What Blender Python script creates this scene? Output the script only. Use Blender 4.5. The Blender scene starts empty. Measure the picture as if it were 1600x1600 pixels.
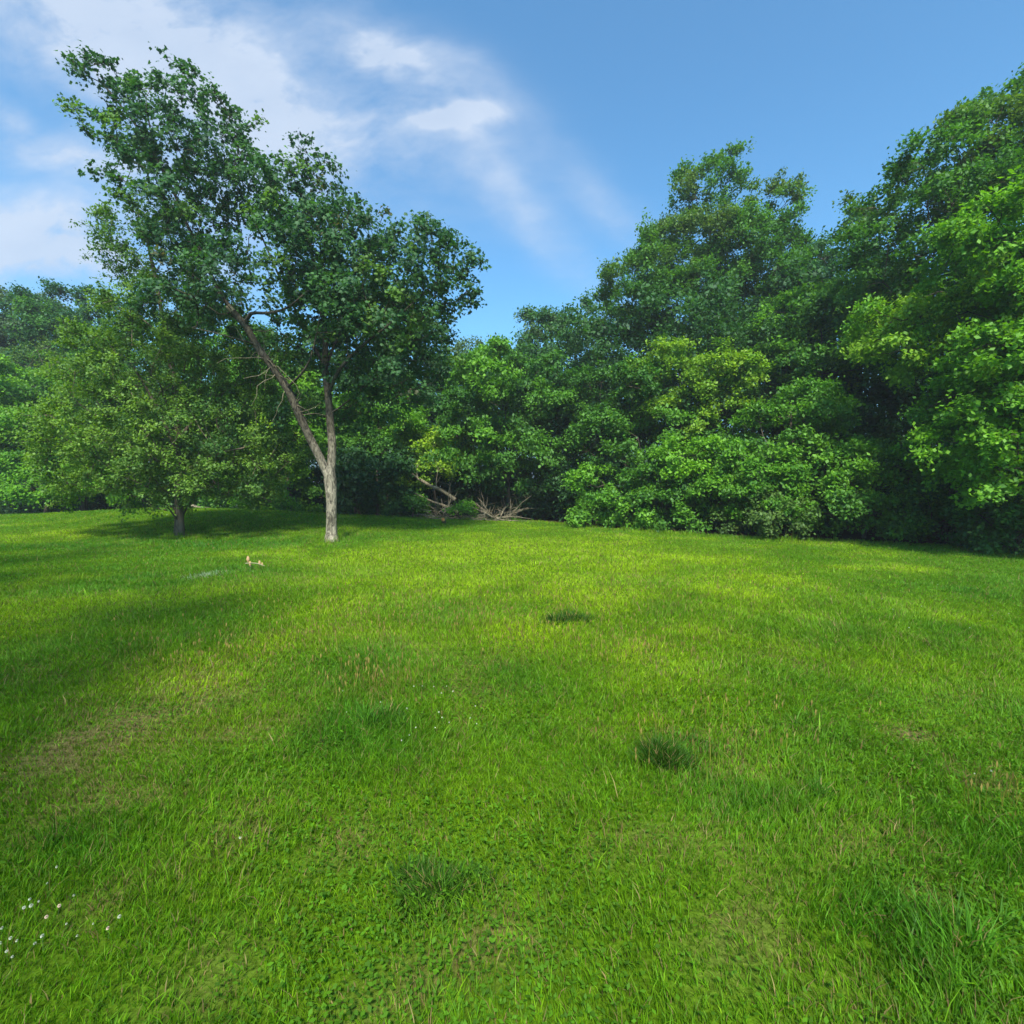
import bpy, math
import numpy as np
from mathutils import Vector

rng = np.random.default_rng(11)
SC = bpy.context.scene
COL = SC.collection
R = math.radians

# ------------------------------------------------------------------ camera
CAM_H = 1.62
PITCH = R(2.9)
cam_d = bpy.data.cameras.new("camera")
cam = bpy.data.objects.new("camera", cam_d)
COL.objects.link(cam)
cam_d.sensor_width = 36
cam_d.lens = 18
cam_d.clip_start = 0.05
cam_d.clip_end = 3000
cam.location = (0, 0, CAM_H)
cam.rotation_euler = (R(90) - PITCH, 0, 0)
SC.camera = cam

# ------------------------------------------------------------------ light
SUN_EL, SUN_AZ = R(50), R(180)          # azimuth clockwise from +Y (view direction)
sdir = Vector((math.sin(SUN_AZ) * math.cos(SUN_EL), math.cos(SUN_AZ) * math.cos(SUN_EL), math.sin(SUN_EL)))
sun_d = bpy.data.lights.new("sun", 'SUN')
sun_d.energy = 4.0
sun_d.angle = R(8)
sun_d.color = (1.0, 0.93, 0.80)
sun = bpy.data.objects.new("sun", sun_d)
sun.rotation_euler = sdir.to_track_quat('Z', 'Y').to_euler()
sun.location = (0, 0, 30)
COL.objects.link(sun)

SC.view_settings.view_transform = 'Standard'
SC.view_settings.look = 'None'
SC.view_settings.exposure = 1.2
SC.view_settings.gamma = 1.0
SC.render.engine = 'CYCLES'
cy = SC.cycles
cy.max_bounces = 6
cy.diffuse_bounces = 4
cy.glossy_bounces = 1
cy.transmission_bounces = 4
cy.transparent_max_bounces = 4
cy.caustics_reflective = False
cy.caustics_refractive = False


# ------------------------------------------------------------------ world
def pix_dir(px, py):
    x, y = (px - 800) / 800, (800 - py) / 800
    c, s = math.cos(PITCH), math.sin(PITCH)
    return (x, c + y * s, -s + y * c)


def build_world():
    w = bpy.data.worlds.new("World")
    SC.world = w
    w.use_nodes = True
    nt = w.node_tree
    nt.nodes.clear()
    N = nt.nodes.new
    L = nt.links.new

    def math_(op, a, b=None, clamp=False):
        n = N('ShaderNodeMath')
        n.operation = op
        n.use_clamp = clamp
        for i, v in enumerate((a, b)):
            if v is None:
                continue
            if isinstance(v, (int, float)):
                n.inputs[i].default_value = v
            else:
                L(v, n.inputs[i])
        return n.outputs[0]

    out = N('ShaderNodeOutputWorld')
    bg = N('ShaderNodeBackground')
    bg.inputs[1].default_value = 0.105
    sky = N('ShaderNodeTexSky')
    sky.sky_type = 'NISHITA'
    sky.sun_disc = False
    sky.sun_elevation = SUN_EL
    sky.sun_rotation = SUN_AZ
    sky.air_density = 1.0
    sky.dust_density = 2.2
    sky.ozone_density = 2.2
    tc = N('ShaderNodeTexCoord')
    sep = N('ShaderNodeSeparateXYZ')
    L(tc.outputs['Generated'], sep.inputs[0])
    yy = math_('MAXIMUM', sep.outputs[1], 0.08)
    u = math_('DIVIDE', sep.outputs[0], yy)
    v = math_('DIVIDE', sep.outputs[2], yy)
    uv = N('ShaderNodeCombineXYZ')
    L(u, uv.inputs[0])
    L(v, uv.inputs[1])
    # domain warp
    wn = N('ShaderNodeTexNoise')
    wn.inputs['Scale'].default_value = 3.2
    wn.inputs['Detail'].default_value = 8
    L(uv.outputs[0], wn.inputs['Vector'])
    wm = N('ShaderNodeVectorMath'); wm.operation = 'SUBTRACT'
    L(wn.outputs['Color'], wm.inputs[0]); wm.inputs[1].default_value = (.5, .5, .5)
    ws = N('ShaderNodeVectorMath'); ws.operation = 'SCALE'
    L(wm.outputs[0], ws.inputs[0]); ws.inputs['Scale'].default_value = 0.13
    wa = N('ShaderNodeVectorMath'); wa.operation = 'ADD'
    L(uv.outputs[0], wa.inputs[0]); L(ws.outputs[0], wa.inputs[1])
    warped = wa.outputs[0]
    total = None
    # px, py, long px, short px, tilt (deg, screen, counter-clockwise), strength
    blobs = [(170, 45, 330, 90, -22, 1.15), (330, 125, 200, 70, -32, .75), (110, 232, 130, 30, -10, .75),
             (40, 372, 190, 62, -6, 1.15), (95, 402, 90, 26, -8, .5), (470, 40, 240, 60, -20, .26),
             (540, 190, 170, 50, -12, .42), (598, 78, 55, 24, -22, 1.3), (705, 192, 62, 14, 6, 1.6), (672, 200, 40, 10, -14, .8),
             (800, 300, 260, 34, -48, .34), (950, 330, 110, 30, -45, .28), (400, 300, 260, 90, 0, .25),
             (250, 420, 200, 60, 0, .4), (690, 110, 150, 40, -35, .35), (10, 165, 40, 18, -30, .6)]
    for (px, py, a, b, tilt, st) in blobs:
        d = pix_dir(px, py)
        cu, cv = d[0] / d[1], d[2] / d[1]
        mp = N('ShaderNodeMapping')
        mp.vector_type = 'TEXTURE'
        mp.inputs['Location'].default_value = (cu, cv, 0)
        mp.inputs['Rotation'].default_value = (0, 0, R(tilt))
        mp.inputs['Scale'].default_value = (a / 800, b / 800, 1)
        L(warped, mp.inputs['Vector'])
        ln = N('ShaderNodeVectorMath'); ln.operation = 'DOT_PRODUCT'
        L(mp.outputs[0], ln.inputs[0]); L(mp.outputs[0], ln.inputs[1])
        g = math_('MULTIPLY', math_('EXPONENT', math_('MULTIPLY', ln.outputs['Value'], -1.0)), st)
        total = g if total is None else math_('ADD', total, g)

    def fbm(scale, rot, stretch, detail, rough):
        mp = N('ShaderNodeMapping')
        mp.inputs['Rotation'].default_value = (0, 0, R(rot))
        mp.inputs['Scale'].default_value = (1, stretch, 1)
        L(warped, mp.inputs['Vector'])
        n = N('ShaderNodeTexNoise')
        n.inputs['Scale'].default_value = scale
        n.inputs['Detail'].default_value = detail
        n.inputs['Roughness'].default_value = rough
        n.inputs['Distortion'].default_value = 0.0
        L(mp.outputs[0], n.inputs['Vector'])
        return n.outputs['Fac']
    n1 = fbm(2.4, 28, 2.0, 8, .55)
    n2 = fbm(17, -40, 1.8, 9, .58)
    tex = math_('ADD', math_('MULTIPLY', n1, 2.3), math_('MULTIPLY', n2, .85))
    tex = math_('SUBTRACT', tex, 1.15, clamp=False)
    m = math_('MULTIPLY', total, math_('ADD', math_('MULTIPLY', math_('MAXIMUM', tex, 0.0), 1.7), 0.24))
    m = math_('MULTIPLY', m, 1.0, clamp=True)
    m = math_('MULTIPLY', m, 0.88)
    # cloud colour: white with a faint warm-grey underside tone from slow noise
    cr = N('ShaderNodeMix'); cr.data_type = 'RGBA'
    L(math_('SMOOTHSTEP' if False else 'MULTIPLY', n1, 1.0), cr.inputs['Factor'])
    cr.inputs['A'].default_value = (1.75, 2.35, 3.3, 1)
    cr.inputs['B'].default_value = (3.7, 4.0, 4.5, 1)
    # sky hue: deeper blue than the raw sky
    tint = N('ShaderNodeMix'); tint.data_type = 'RGBA'; tint.blend_type = 'MULTIPLY'
    tint.inputs['Factor'].default_value = 1
    tint.inputs['B'].default_value = (0.57, 1.0, 1.13, 1)
    L(sky.outputs[0], tint.inputs['A'])
    mx = N('ShaderNodeMix'); mx.data_type = 'RGBA'
    L(m, mx.inputs['Factor'])
    L(tint.outputs['Result'], mx.inputs['A'])
    L(cr.outputs['Result'], mx.inputs['B'])
    L(mx.outputs['Result'], bg.inputs[0])
    L(bg.outputs[0], out.inputs[0])


build_world()


# ------------------------------------------------------------------ helpers
def P(px, py, d):
    """point at forward distance d that the photograph shows at (px, py)"""
    x, y, z = pix_dir(px, py)
    k = d / y
    return np.array([x * k, d, CAM_H + z * k])


def gauss(x, y, cx, cy_, sx, sy):
    return np.exp(-((x - cx) / sx) ** 2 - ((y - cy_) / sy) ** 2)


def _hash(ix, iy, s):
    h = (ix * 374761393 + iy * 668265263 + s * 974634777) & 0xFFFFFFFF
    h = ((h ^ (h >> 13)) * 1274126177) & 0xFFFFFFFF
    h = h ^ (h >> 16)
    return (h & 0xFFFFFF) / 0xFFFFFF


def vnoise(x, y, s=0):
    ix, iy = np.floor(x).astype(np.int64), np.floor(y).astype(np.int64)
    fx, fy = x - ix, y - iy
    fx, fy = fx * fx * (3 - 2 * fx), fy * fy * (3 - 2 * fy)
    a, b = _hash(ix, iy, s), _hash(ix + 1, iy, s)
    c, d = _hash(ix, iy + 1, s), _hash(ix + 1, iy + 1, s)
    return (a + (b - a) * fx) * (1 - fy) + (c + (d - c) * fx) * fy


def fbm2(x, y, s=0, o=3):
    t, a, tot = 0, 1.0, 0
    for i in range(o):
        t = t + a * vnoise(x * 2 ** i + 17.3 * i, y * 2 ** i - 9.1 * i, s + i)
        tot += a
        a *= .5
    return t / tot


def ground(x, y):
    x = np.asarray(x, float); y = np.asarray(y, float)
    z = 0.60 * gauss(x, y, -14.5, 23.0, 7.5, 4.2)
    z = z + 0.16 * gauss(x, y, -4.5, 20.5, 7, 4)
    z = z + 0.22 * gauss(x, y, -26, 25.5, 9, 4)
    z = z - 0.75 / (1 + np.exp(-(y - 29) / 1.6)) * (1 / (1 + np.exp((x + 3) / 2.0)))
    z = z + 0.05 * (fbm2(x * .35, y * .35, 5) - .5) * np.clip((y - 3) / 6, 0.2, 1)
    z = z + 0.02 * (vnoise(x * 1.9, y * 1.9, 8) - .5)
    return z


def gz(x, y):
    return float(ground(np.array([x]), np.array([y]))[0])


def on_ground(px, py):
    """where the sight line through (px, py) meets the ground"""
    x, y, z = pix_dir(px, py)
    t = np.linspace(0.5, 60, 6000)
    gx, gy, h = x * t, y * t, CAM_H + z * t
    hit = np.nonzero(h < ground(gx, gy))[0]
    i = hit[0] if len(hit) else -1
    return float(gx[i]), float(gy[i])


def link(name, me, mat=None, parent=None):
    o = bpy.data.objects.new(name, me)
    COL.objects.link(o)
    if mat is not None:
        me.materials.append(mat)
    if parent is not None:
        o.parent = parent
    return o


def tag(o, label=None, cat=None, group=None, kind=None):
    if label: o['label'] = label
    if cat: o['category'] = cat
    if group: o['group'] = group
    if kind: o['kind'] = kind
    return o


def empty(name, loc, label, cat, group=None):
    o = bpy.data.objects.new(name, None)
    o.empty_display_size = .2
    COL.objects.link(o)
    o.location = loc
    return tag(o, label, cat, group)


def np_mesh(name, V, F, col=None, smooth=False):
    """V (n,3), F list of (m,k) index arrays of polygons"""
    me = bpy.data.meshes.new(name)
    V = np.asarray(V, np.float32)
    me.vertices.add(len(V))
    me.vertices.foreach_set('co', V.ravel())
    loops = np.concatenate([f.ravel() for f in F]).astype(np.int32)
    sizes = np.concatenate([np.full(len(f), f.shape[1]) for f in F]).astype(np.int32)
    starts = np.concatenate([[0], np.cumsum(sizes)[:-1]]).astype(np.int32)
    me.loops.add(len(loops))
    me.loops.foreach_set('vertex_index', loops)
    me.polygons.add(len(sizes))
    me.polygons.foreach_set('loop_start', starts)
    me.polygons.foreach_set('loop_total', sizes)
    if smooth:
        me.polygons.foreach_set('use_smooth', np.ones(len(sizes), bool))
    if col is not None:
        a = me.color_attributes.new('col', 'FLOAT_COLOR', 'POINT')
        c = np.ones((len(V), 4), np.float32)
        c[:, :3] = col
        a.data.foreach_set('color', c.ravel())
    me.update(calc_edges=True)
    return me


def norm(a):
    return a / np.maximum(np.linalg.norm(a, axis=-1, keepdims=True), 1e-9)


# ------------------------------------------------------------------ materials
def new_mat(name):
    m = bpy.data.materials.new(name)
    m.use_nodes = True
    m.node_tree.nodes.clear()
    return m, m.node_tree.nodes.new, m.node_tree.links.new


def leaf_material(name, trans=.45, gloss=.022, tmul=(1.25, 1.25, .45)):
    m, N, L = new_mat(name)
    out = N('ShaderNodeOutputMaterial')
    at = N('ShaderNodeAttribute'); at.attribute_name = 'col'
    geo = N('ShaderNodeNewGeometry')
    nz = N('ShaderNodeTexNoise'); nz.inputs['Scale'].default_value = 9.0
    nz.inputs['Detail'].default_value = 2
    L(geo.outputs['Position'], nz.inputs['Vector'])
    mr = N('ShaderNodeMapRange')
    mr.inputs['From Min'].default_value = .3; mr.inputs['From Max'].default_value = .7
    mr.inputs['To Min'].default_value = .8; mr.inputs['To Max'].default_value = 1.2
    L(nz.outputs['Fac'], mr.inputs['Value'])
    mu = N('ShaderNodeVectorMath'); mu.operation = 'SCALE'
    L(at.outputs['Color'], mu.inputs[0]); L(mr.outputs[0], mu.inputs['Scale'])
    df = N('ShaderNodeBsdfDiffuse'); L(mu.outputs[0], df.inputs['Color'])
    tr = N('ShaderNodeBsdfTranslucent')
    tm = N('ShaderNodeVectorMath'); tm.operation = 'MULTIPLY'; tm.inputs[1].default_value = tmul
    L(mu.outputs[0], tm.inputs[0]); L(tm.outputs[0], tr.inputs['Color'])
    mx = N('ShaderNodeMixShader'); mx.inputs[0].default_value = trans
    L(df.outputs[0], mx.inputs[1]); L(tr.outputs[0], mx.inputs[2])
    gl = N('ShaderNodeBsdfGlossy'); gl.inputs['Roughness'].default_value = .62
    gl.inputs['Color'].default_value = (.8, .9, .9, 1)
    m2 = N('ShaderNodeMixShader'); m2.inputs[0].default_value = gloss
    L(mx.outputs[0], m2.inputs[1]); L(gl.outputs[0], m2.inputs[2])
    L(m2.outputs[0], out.inputs[0])
    return m


def bark_material(name, c1, c2, scale=9.0, stretch=.22, bump=.5, dark_above=None):
    m, N, L = new_mat(name)
    out = N('ShaderNodeOutputMaterial')
    p = N('ShaderNodeBsdfPrincipled')
    p.inputs['Roughness'].default_value = .9
    p.inputs['Specular IOR Level'].default_value = .15
    tc = N('ShaderNodeTexCoord')
    mp = N('ShaderNodeMapping'); mp.inputs['Scale'].default_value = (1, 1, stretch)
    L(tc.outputs['Object'], mp.inputs['Vector'])
    n = N('ShaderNodeTexNoise'); n.inputs['Scale'].default_value = scale
    n.inputs['Detail'].default_value = 7; n.inputs['Roughness'].default_value = .62
    n.inputs['Distortion'].default_value = 1.2
    L(mp.outputs[0], n.inputs['Vector'])
    n2 = N('ShaderNodeTexNoise'); n2.inputs['Scale'].default_value = 2.3
    n2.inputs['Detail'].default_value = 3
    L(tc.outputs['Object'], n2.inputs['Vector'])
    cr = N('ShaderNodeValToRGB')
    cr.color_ramp.elements[0].position = .36; cr.color_ramp.elements[0].color = (*c1, 1)
    cr.color_ramp.elements[1].position = .62; cr.color_ramp.elements[1].color = (*c2, 1)
    L(n.outputs['Fac'], cr.inputs[0])
    mx = N('ShaderNodeMix'); mx.data_type = 'RGBA'; mx.blend_type = 'MULTIPLY'
    mx.inputs['Factor'].default_value = .6
    cr2 = N('ShaderNodeValToRGB')
    cr2.color_ramp.elements[0].position = .35; cr2.color_ramp.elements[0].color = (.45, .48, .40, 1)
    cr2.color_ramp.elements[1].position = .6; cr2.color_ramp.elements[1].color = (1, 1, 1, 1)
    L(n2.outputs['Fac'], cr2.inputs[0])
    L(cr.outputs[0], mx.inputs['A']); L(cr2.outputs[0], mx.inputs['B'])
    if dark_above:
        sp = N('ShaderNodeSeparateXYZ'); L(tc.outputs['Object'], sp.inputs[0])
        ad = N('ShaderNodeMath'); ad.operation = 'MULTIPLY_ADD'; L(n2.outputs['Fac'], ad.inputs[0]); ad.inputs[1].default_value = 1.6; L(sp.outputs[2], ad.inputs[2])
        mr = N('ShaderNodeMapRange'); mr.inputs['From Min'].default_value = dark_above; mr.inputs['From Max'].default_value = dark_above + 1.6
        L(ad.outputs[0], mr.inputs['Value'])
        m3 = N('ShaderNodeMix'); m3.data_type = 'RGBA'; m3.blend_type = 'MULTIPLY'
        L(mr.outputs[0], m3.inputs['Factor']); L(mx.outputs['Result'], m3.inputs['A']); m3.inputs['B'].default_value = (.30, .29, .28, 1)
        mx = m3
    L(mx.outputs['Result'], p.inputs['Base Color'])
    b = N('ShaderNodeBump'); b.inputs['Strength'].default_value = bump
    b.inputs['Distance'].default_value = .03
    L(n.outputs['Fac'], b.inputs['Height']); L(b.outputs[0], p.inputs['Normal'])
    L(p.outputs[0], out.inputs[0])
    return m


M_LEAF = leaf_material('leaf')
M_GRASS = leaf_material('grass_blade', trans=.42, gloss=.012, tmul=(1.2, 1.2, .3))
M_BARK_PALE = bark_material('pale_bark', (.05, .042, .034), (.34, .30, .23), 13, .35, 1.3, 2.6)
M_BARK = bark_material('dark_bark', (.03, .022, .017), (.13, .105, .08))
M_BARK_BROWN = bark_material('brown_bark', (.055, .042, .032), (.19, .15, .115), 12, .12)
M_WOOD = bark_material('weathered_wood', (.08, .066, .045), (.25, .215, .15), 7, .4)


def ground_material():
    m, N, L = new_mat('lawn_soil')
    out = N('ShaderNodeOutputMaterial')
    p = N('ShaderNodeBsdfPrincipled'); p.inputs['Roughness'].default_value = 1
    p.inputs['Specular IOR Level'].default_value = 0
    geo = N('ShaderNodeNewGeometry')
    n = N('ShaderNodeTexNoise'); n.inputs['Scale'].default_value = 40; n.inputs['Detail'].default_value = 5
    L(geo.outputs['Position'], n.inputs['Vector'])
    at = N('ShaderNodeAttribute'); at.attribute_name = 'col'
    mr = N('ShaderNodeMapRange'); mr.inputs['From Min'].default_value = .3; mr.inputs['From Max'].default_value = .7
    mr.inputs['To Min'].default_value = .55; mr.inputs['To Max'].default_value = 1.4
    L(n.outputs['Fac'], mr.inputs['Value'])
    mu = N('ShaderNodeVectorMath'); mu.operation = 'SCALE'
    L(at.outputs['Color'], mu.inputs[0]); L(mr.outputs[0], mu.inputs['Scale'])
    L(mu.outputs[0], p.inputs['Base Color'])
    b = N('ShaderNodeBump'); b.inputs['Strength'].default_value = .8; b.inputs['Distance'].default_value = .02
    L(n.outputs['Fac'], b.inputs['Height']); L(b.outputs[0], p.inputs['Normal'])
    L(p.outputs[0], out.inputs[0])
    return m


# ------------------------------------------------------------------ where the wood begins
EDGE = [(-900, 812), (-300, 809), (0, 808), (200, 803), (280, 800), (350, 803), (450, 811), (520, 816), (600, 820),
        (660, 823), (760, 818), (850, 821), (900, 827), (1000, 833), (1100, 838), (1200, 846), (1300, 850),
        (1400, 853), (1500, 859), (1600, 865), (1900, 885), (2600, 930)]
EDGE_D = [30, 29, 28, 28, 28, 28, 27, 26.5, 26, 25, 23.6, 21.5, 19.6, 17.8, 16.6, 15.2, 14.6, 14.2, 13.4, 12.6, 11, 9]
_ex = np.array([(px - 800) / 800 * d for (px, _), d in zip(EDGE, EDGE_D)])
_ed = np.array(EDGE_D, float)


def edge_y(x):
    return np.interp(x, _ex, _ed)


# dry, yellow and lush places of the lawn: px, py, half width px, half height px
def spots(lst):
    r = []
    for (px, py, a, b, s) in lst:
        gx, gy = on_ground(px, py)
        k = gy / 800
        x2, y2 = on_ground(px, py - b)
        r.append((gx, gy, a * k, max(y2 - gy, .05), s))
    return r


DRY = spots([(200, 1140, 130, 55, .5), (255, 1235, 50, 22, .85), (60, 1190, 70, 24, .35), (110, 1165, 50, 14, .5), (170, 1190, 40, 10, .5), (530, 1300, 50, 30, .9), (340, 1080, 120, 30, .55),
             (760, 1500, 70, 45, .9), (1120, 1420, 80, 28, .8), (1215, 1470, 40, 30, .7), (1385, 1135, 40, 14, .7), (210, 1400, 60, 30, .5),
             (535, 1500, 40, 30, .6), (1340, 1310, 60, 30, .45), (310, 1520, 40, 30, .5), (1560, 1230, 30, 30, .6), (1010, 1300, 40, 20, .5),
             (720, 1070, 60, 16, .35), (120, 1060, 120, 22, .3), (700, 1270, 40, 12, .4), (440, 1130, 60, 18, .4)])
YEL = spots([(820, 880, 520, 50, .6), (640, 870, 110, 16, .9), (780, 855, 160, 12, .9), (700, 905, 160, 20, .5), (450, 1000, 140, 28, .8), (590, 1080, 60, 20, 1.0), (830, 985, 90, 22, .7),  # broad first patch: yellow-tipped grass, with sunlight on the mid lawn painted in
             (60, 838, 130, 8, 1.0), (120, 940, 110, 14, .7), (980, 880, 200, 22, .6), (900, 930, 200, 20, .4), (1000, 1020, 60, 16, .5), (620, 1000, 60, 20, .4),
             (1230, 1000, 180, 26, .35), (1000, 1150, 40, 14, .5), (300, 1060, 110, 20, .6), (1420, 960, 160, 22, .3)])
LUSH = spots([(560, 1150, 110, 40, .8), (860, 1060, 90, 30, .5), (250, 905, 160, 18, .6), (890, 965, 40, 10, .8), (480, 895, 160, 14, .6),
              (1450, 1470, 120, 80, .7), (1180, 1250, 120, 30, .5), (370, 1100, 50, 20, .5), (1045, 1175, 60, 16, .8), (670, 1370, 80, 40, .8),
              (300, 850, 240, 10, .8), (560, 840, 120, 8, .4), (1500, 920, 150, 16, .4), (150, 1320, 140, 40, .5), (800, 1150, 80, 22, .5), (1350, 1450, 60, 30, .4)])
PALE = spots([(320, 901, 17, 4, .6)])


def field(lst, x, y):
    t = np.zeros_like(x)
    wx = x + .25 * (vnoise(x * 2.1, y * 2.1, 31) - .5) * (1 + y * .15)
    wy = y + .25 * (vnoise(x * 2.1, y * 2.1, 32) - .5) * (1 + y * .15)
    for (cx, c_y, a, b, s) in lst:
        t = t + s * np.exp(-((wx - cx) / a) ** 2 - ((wy - c_y) / b) ** 2)
    return t


def lawn_fields(x, y):
    n = fbm2(x * .9, y * .9, 40, 4)
    n2 = fbm2(x * 3.1, y * 3.1, 50, 3)
    dry = np.clip(field(DRY, x, y) * (0.55 + 1.0 * n2) + np.clip((n2 - .57) * 2.4, 0, .5) * np.clip(1.1 - y / 9, .15, 1), 0, 1)
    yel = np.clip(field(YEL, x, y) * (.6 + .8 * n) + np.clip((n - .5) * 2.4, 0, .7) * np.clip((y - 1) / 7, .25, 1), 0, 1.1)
    lush = np.clip(field(LUSH, x, y) * (.7 + .6 * n2) + np.clip((.47 - n) * 3.0, 0, .8) * np.clip(1.15 - y / 14, .3, 1), 0, 1)
    return dry, yel, lush


# ------------------------------------------------------------------ ground
def build_ground():
    def axis(lo, mid_lo, mid_hi, hi, step):
        a = [mid_lo + i * step for i in range(int((mid_hi - mid_lo) / step) + 1)]
        s, v = step, a[-1]
        up = []
        while v < hi:
            s *= 1.22; v += s; up.append(v)
        s, v = step, a[0]
        dn = []
        while v > lo:
            s *= 1.22; v -= s; dn.append(v)
        return np.array(dn[::-1] + a + up)
    xs = axis(-1200, -34, 22, 1200, .3)
    ys = axis(-300, -1.5, 36, 1500, .25)
    X, Y = np.meshgrid(xs, ys)
    Z = ground(X, Y)
    V = np.stack([X, Y, Z], -1).reshape(-1, 3)
    nx, ny = len(xs), len(ys)
    i, j = np.meshgrid(np.arange(nx - 1), np.arange(ny - 1))
    a = (j * nx + i).ravel()
    F = np.stack([a, a + 1, a + 1 + nx, a + nx], -1)
    x, y = V[:, 0], V[:, 1]
    dry, yel, lush = lawn_fields(x, y)
    green = np.array([.052, .105, .005]); brown = np.array([.13, .10, .045]); litter = np.array([.035, .024, .014])
    c = green + (brown - green) * np.clip(dry, 0, 1)[:, None] * .9
    wood = np.clip((y - edge_y(x) - .2) / .8, 0, 1)[:, None]
    c = c * (1 - wood) + litter * wood
    me = np_mesh('lawn', V, [F], c, True)
    o = link('lawn', me, ground_material())
    tag(o, 'open grassy lawn sloping up to a low rise at the left', 'lawn', kind='structure')


build_ground()


# ------------------------------------------------------------------ grass
def blades(x, y, h, w, lean, col, name='grass', z=None, bend=.55):
    n = len(x)
    z = ground(x, y) if z is None else z
    base = np.stack([x, y, z - .004], -1)
    az = rng.uniform(0, 2 * np.pi, n)
    side = np.stack([np.cos(az), np.sin(az), np.zeros(n)], -1)
    ld = np.stack([lean[0], lean[1], np.zeros(n)], -1)
    up = np.array([0, 0, 1.0])
    mid = base + up * (h * bend)[:, None] + ld * (h * .35)[:, None]
    tip = base + up * (h * .92)[:, None] + ld * h[:, None]
    hw = side * (w * .5)[:, None]
    V = np.stack([base - hw, base + hw, mid - hw * .8, mid + hw * .8, tip], 1)
    b = np.arange(n)[:, None] * 5
    Q = b + np.array([[0, 1, 3, 2]])
    T = b + np.array([[2, 3, 4]])
    C = np.repeat(col[:, None, :], 5, 1)
    return V.reshape(-1, 3), Q, T, C.reshape(-1, 3)


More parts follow.
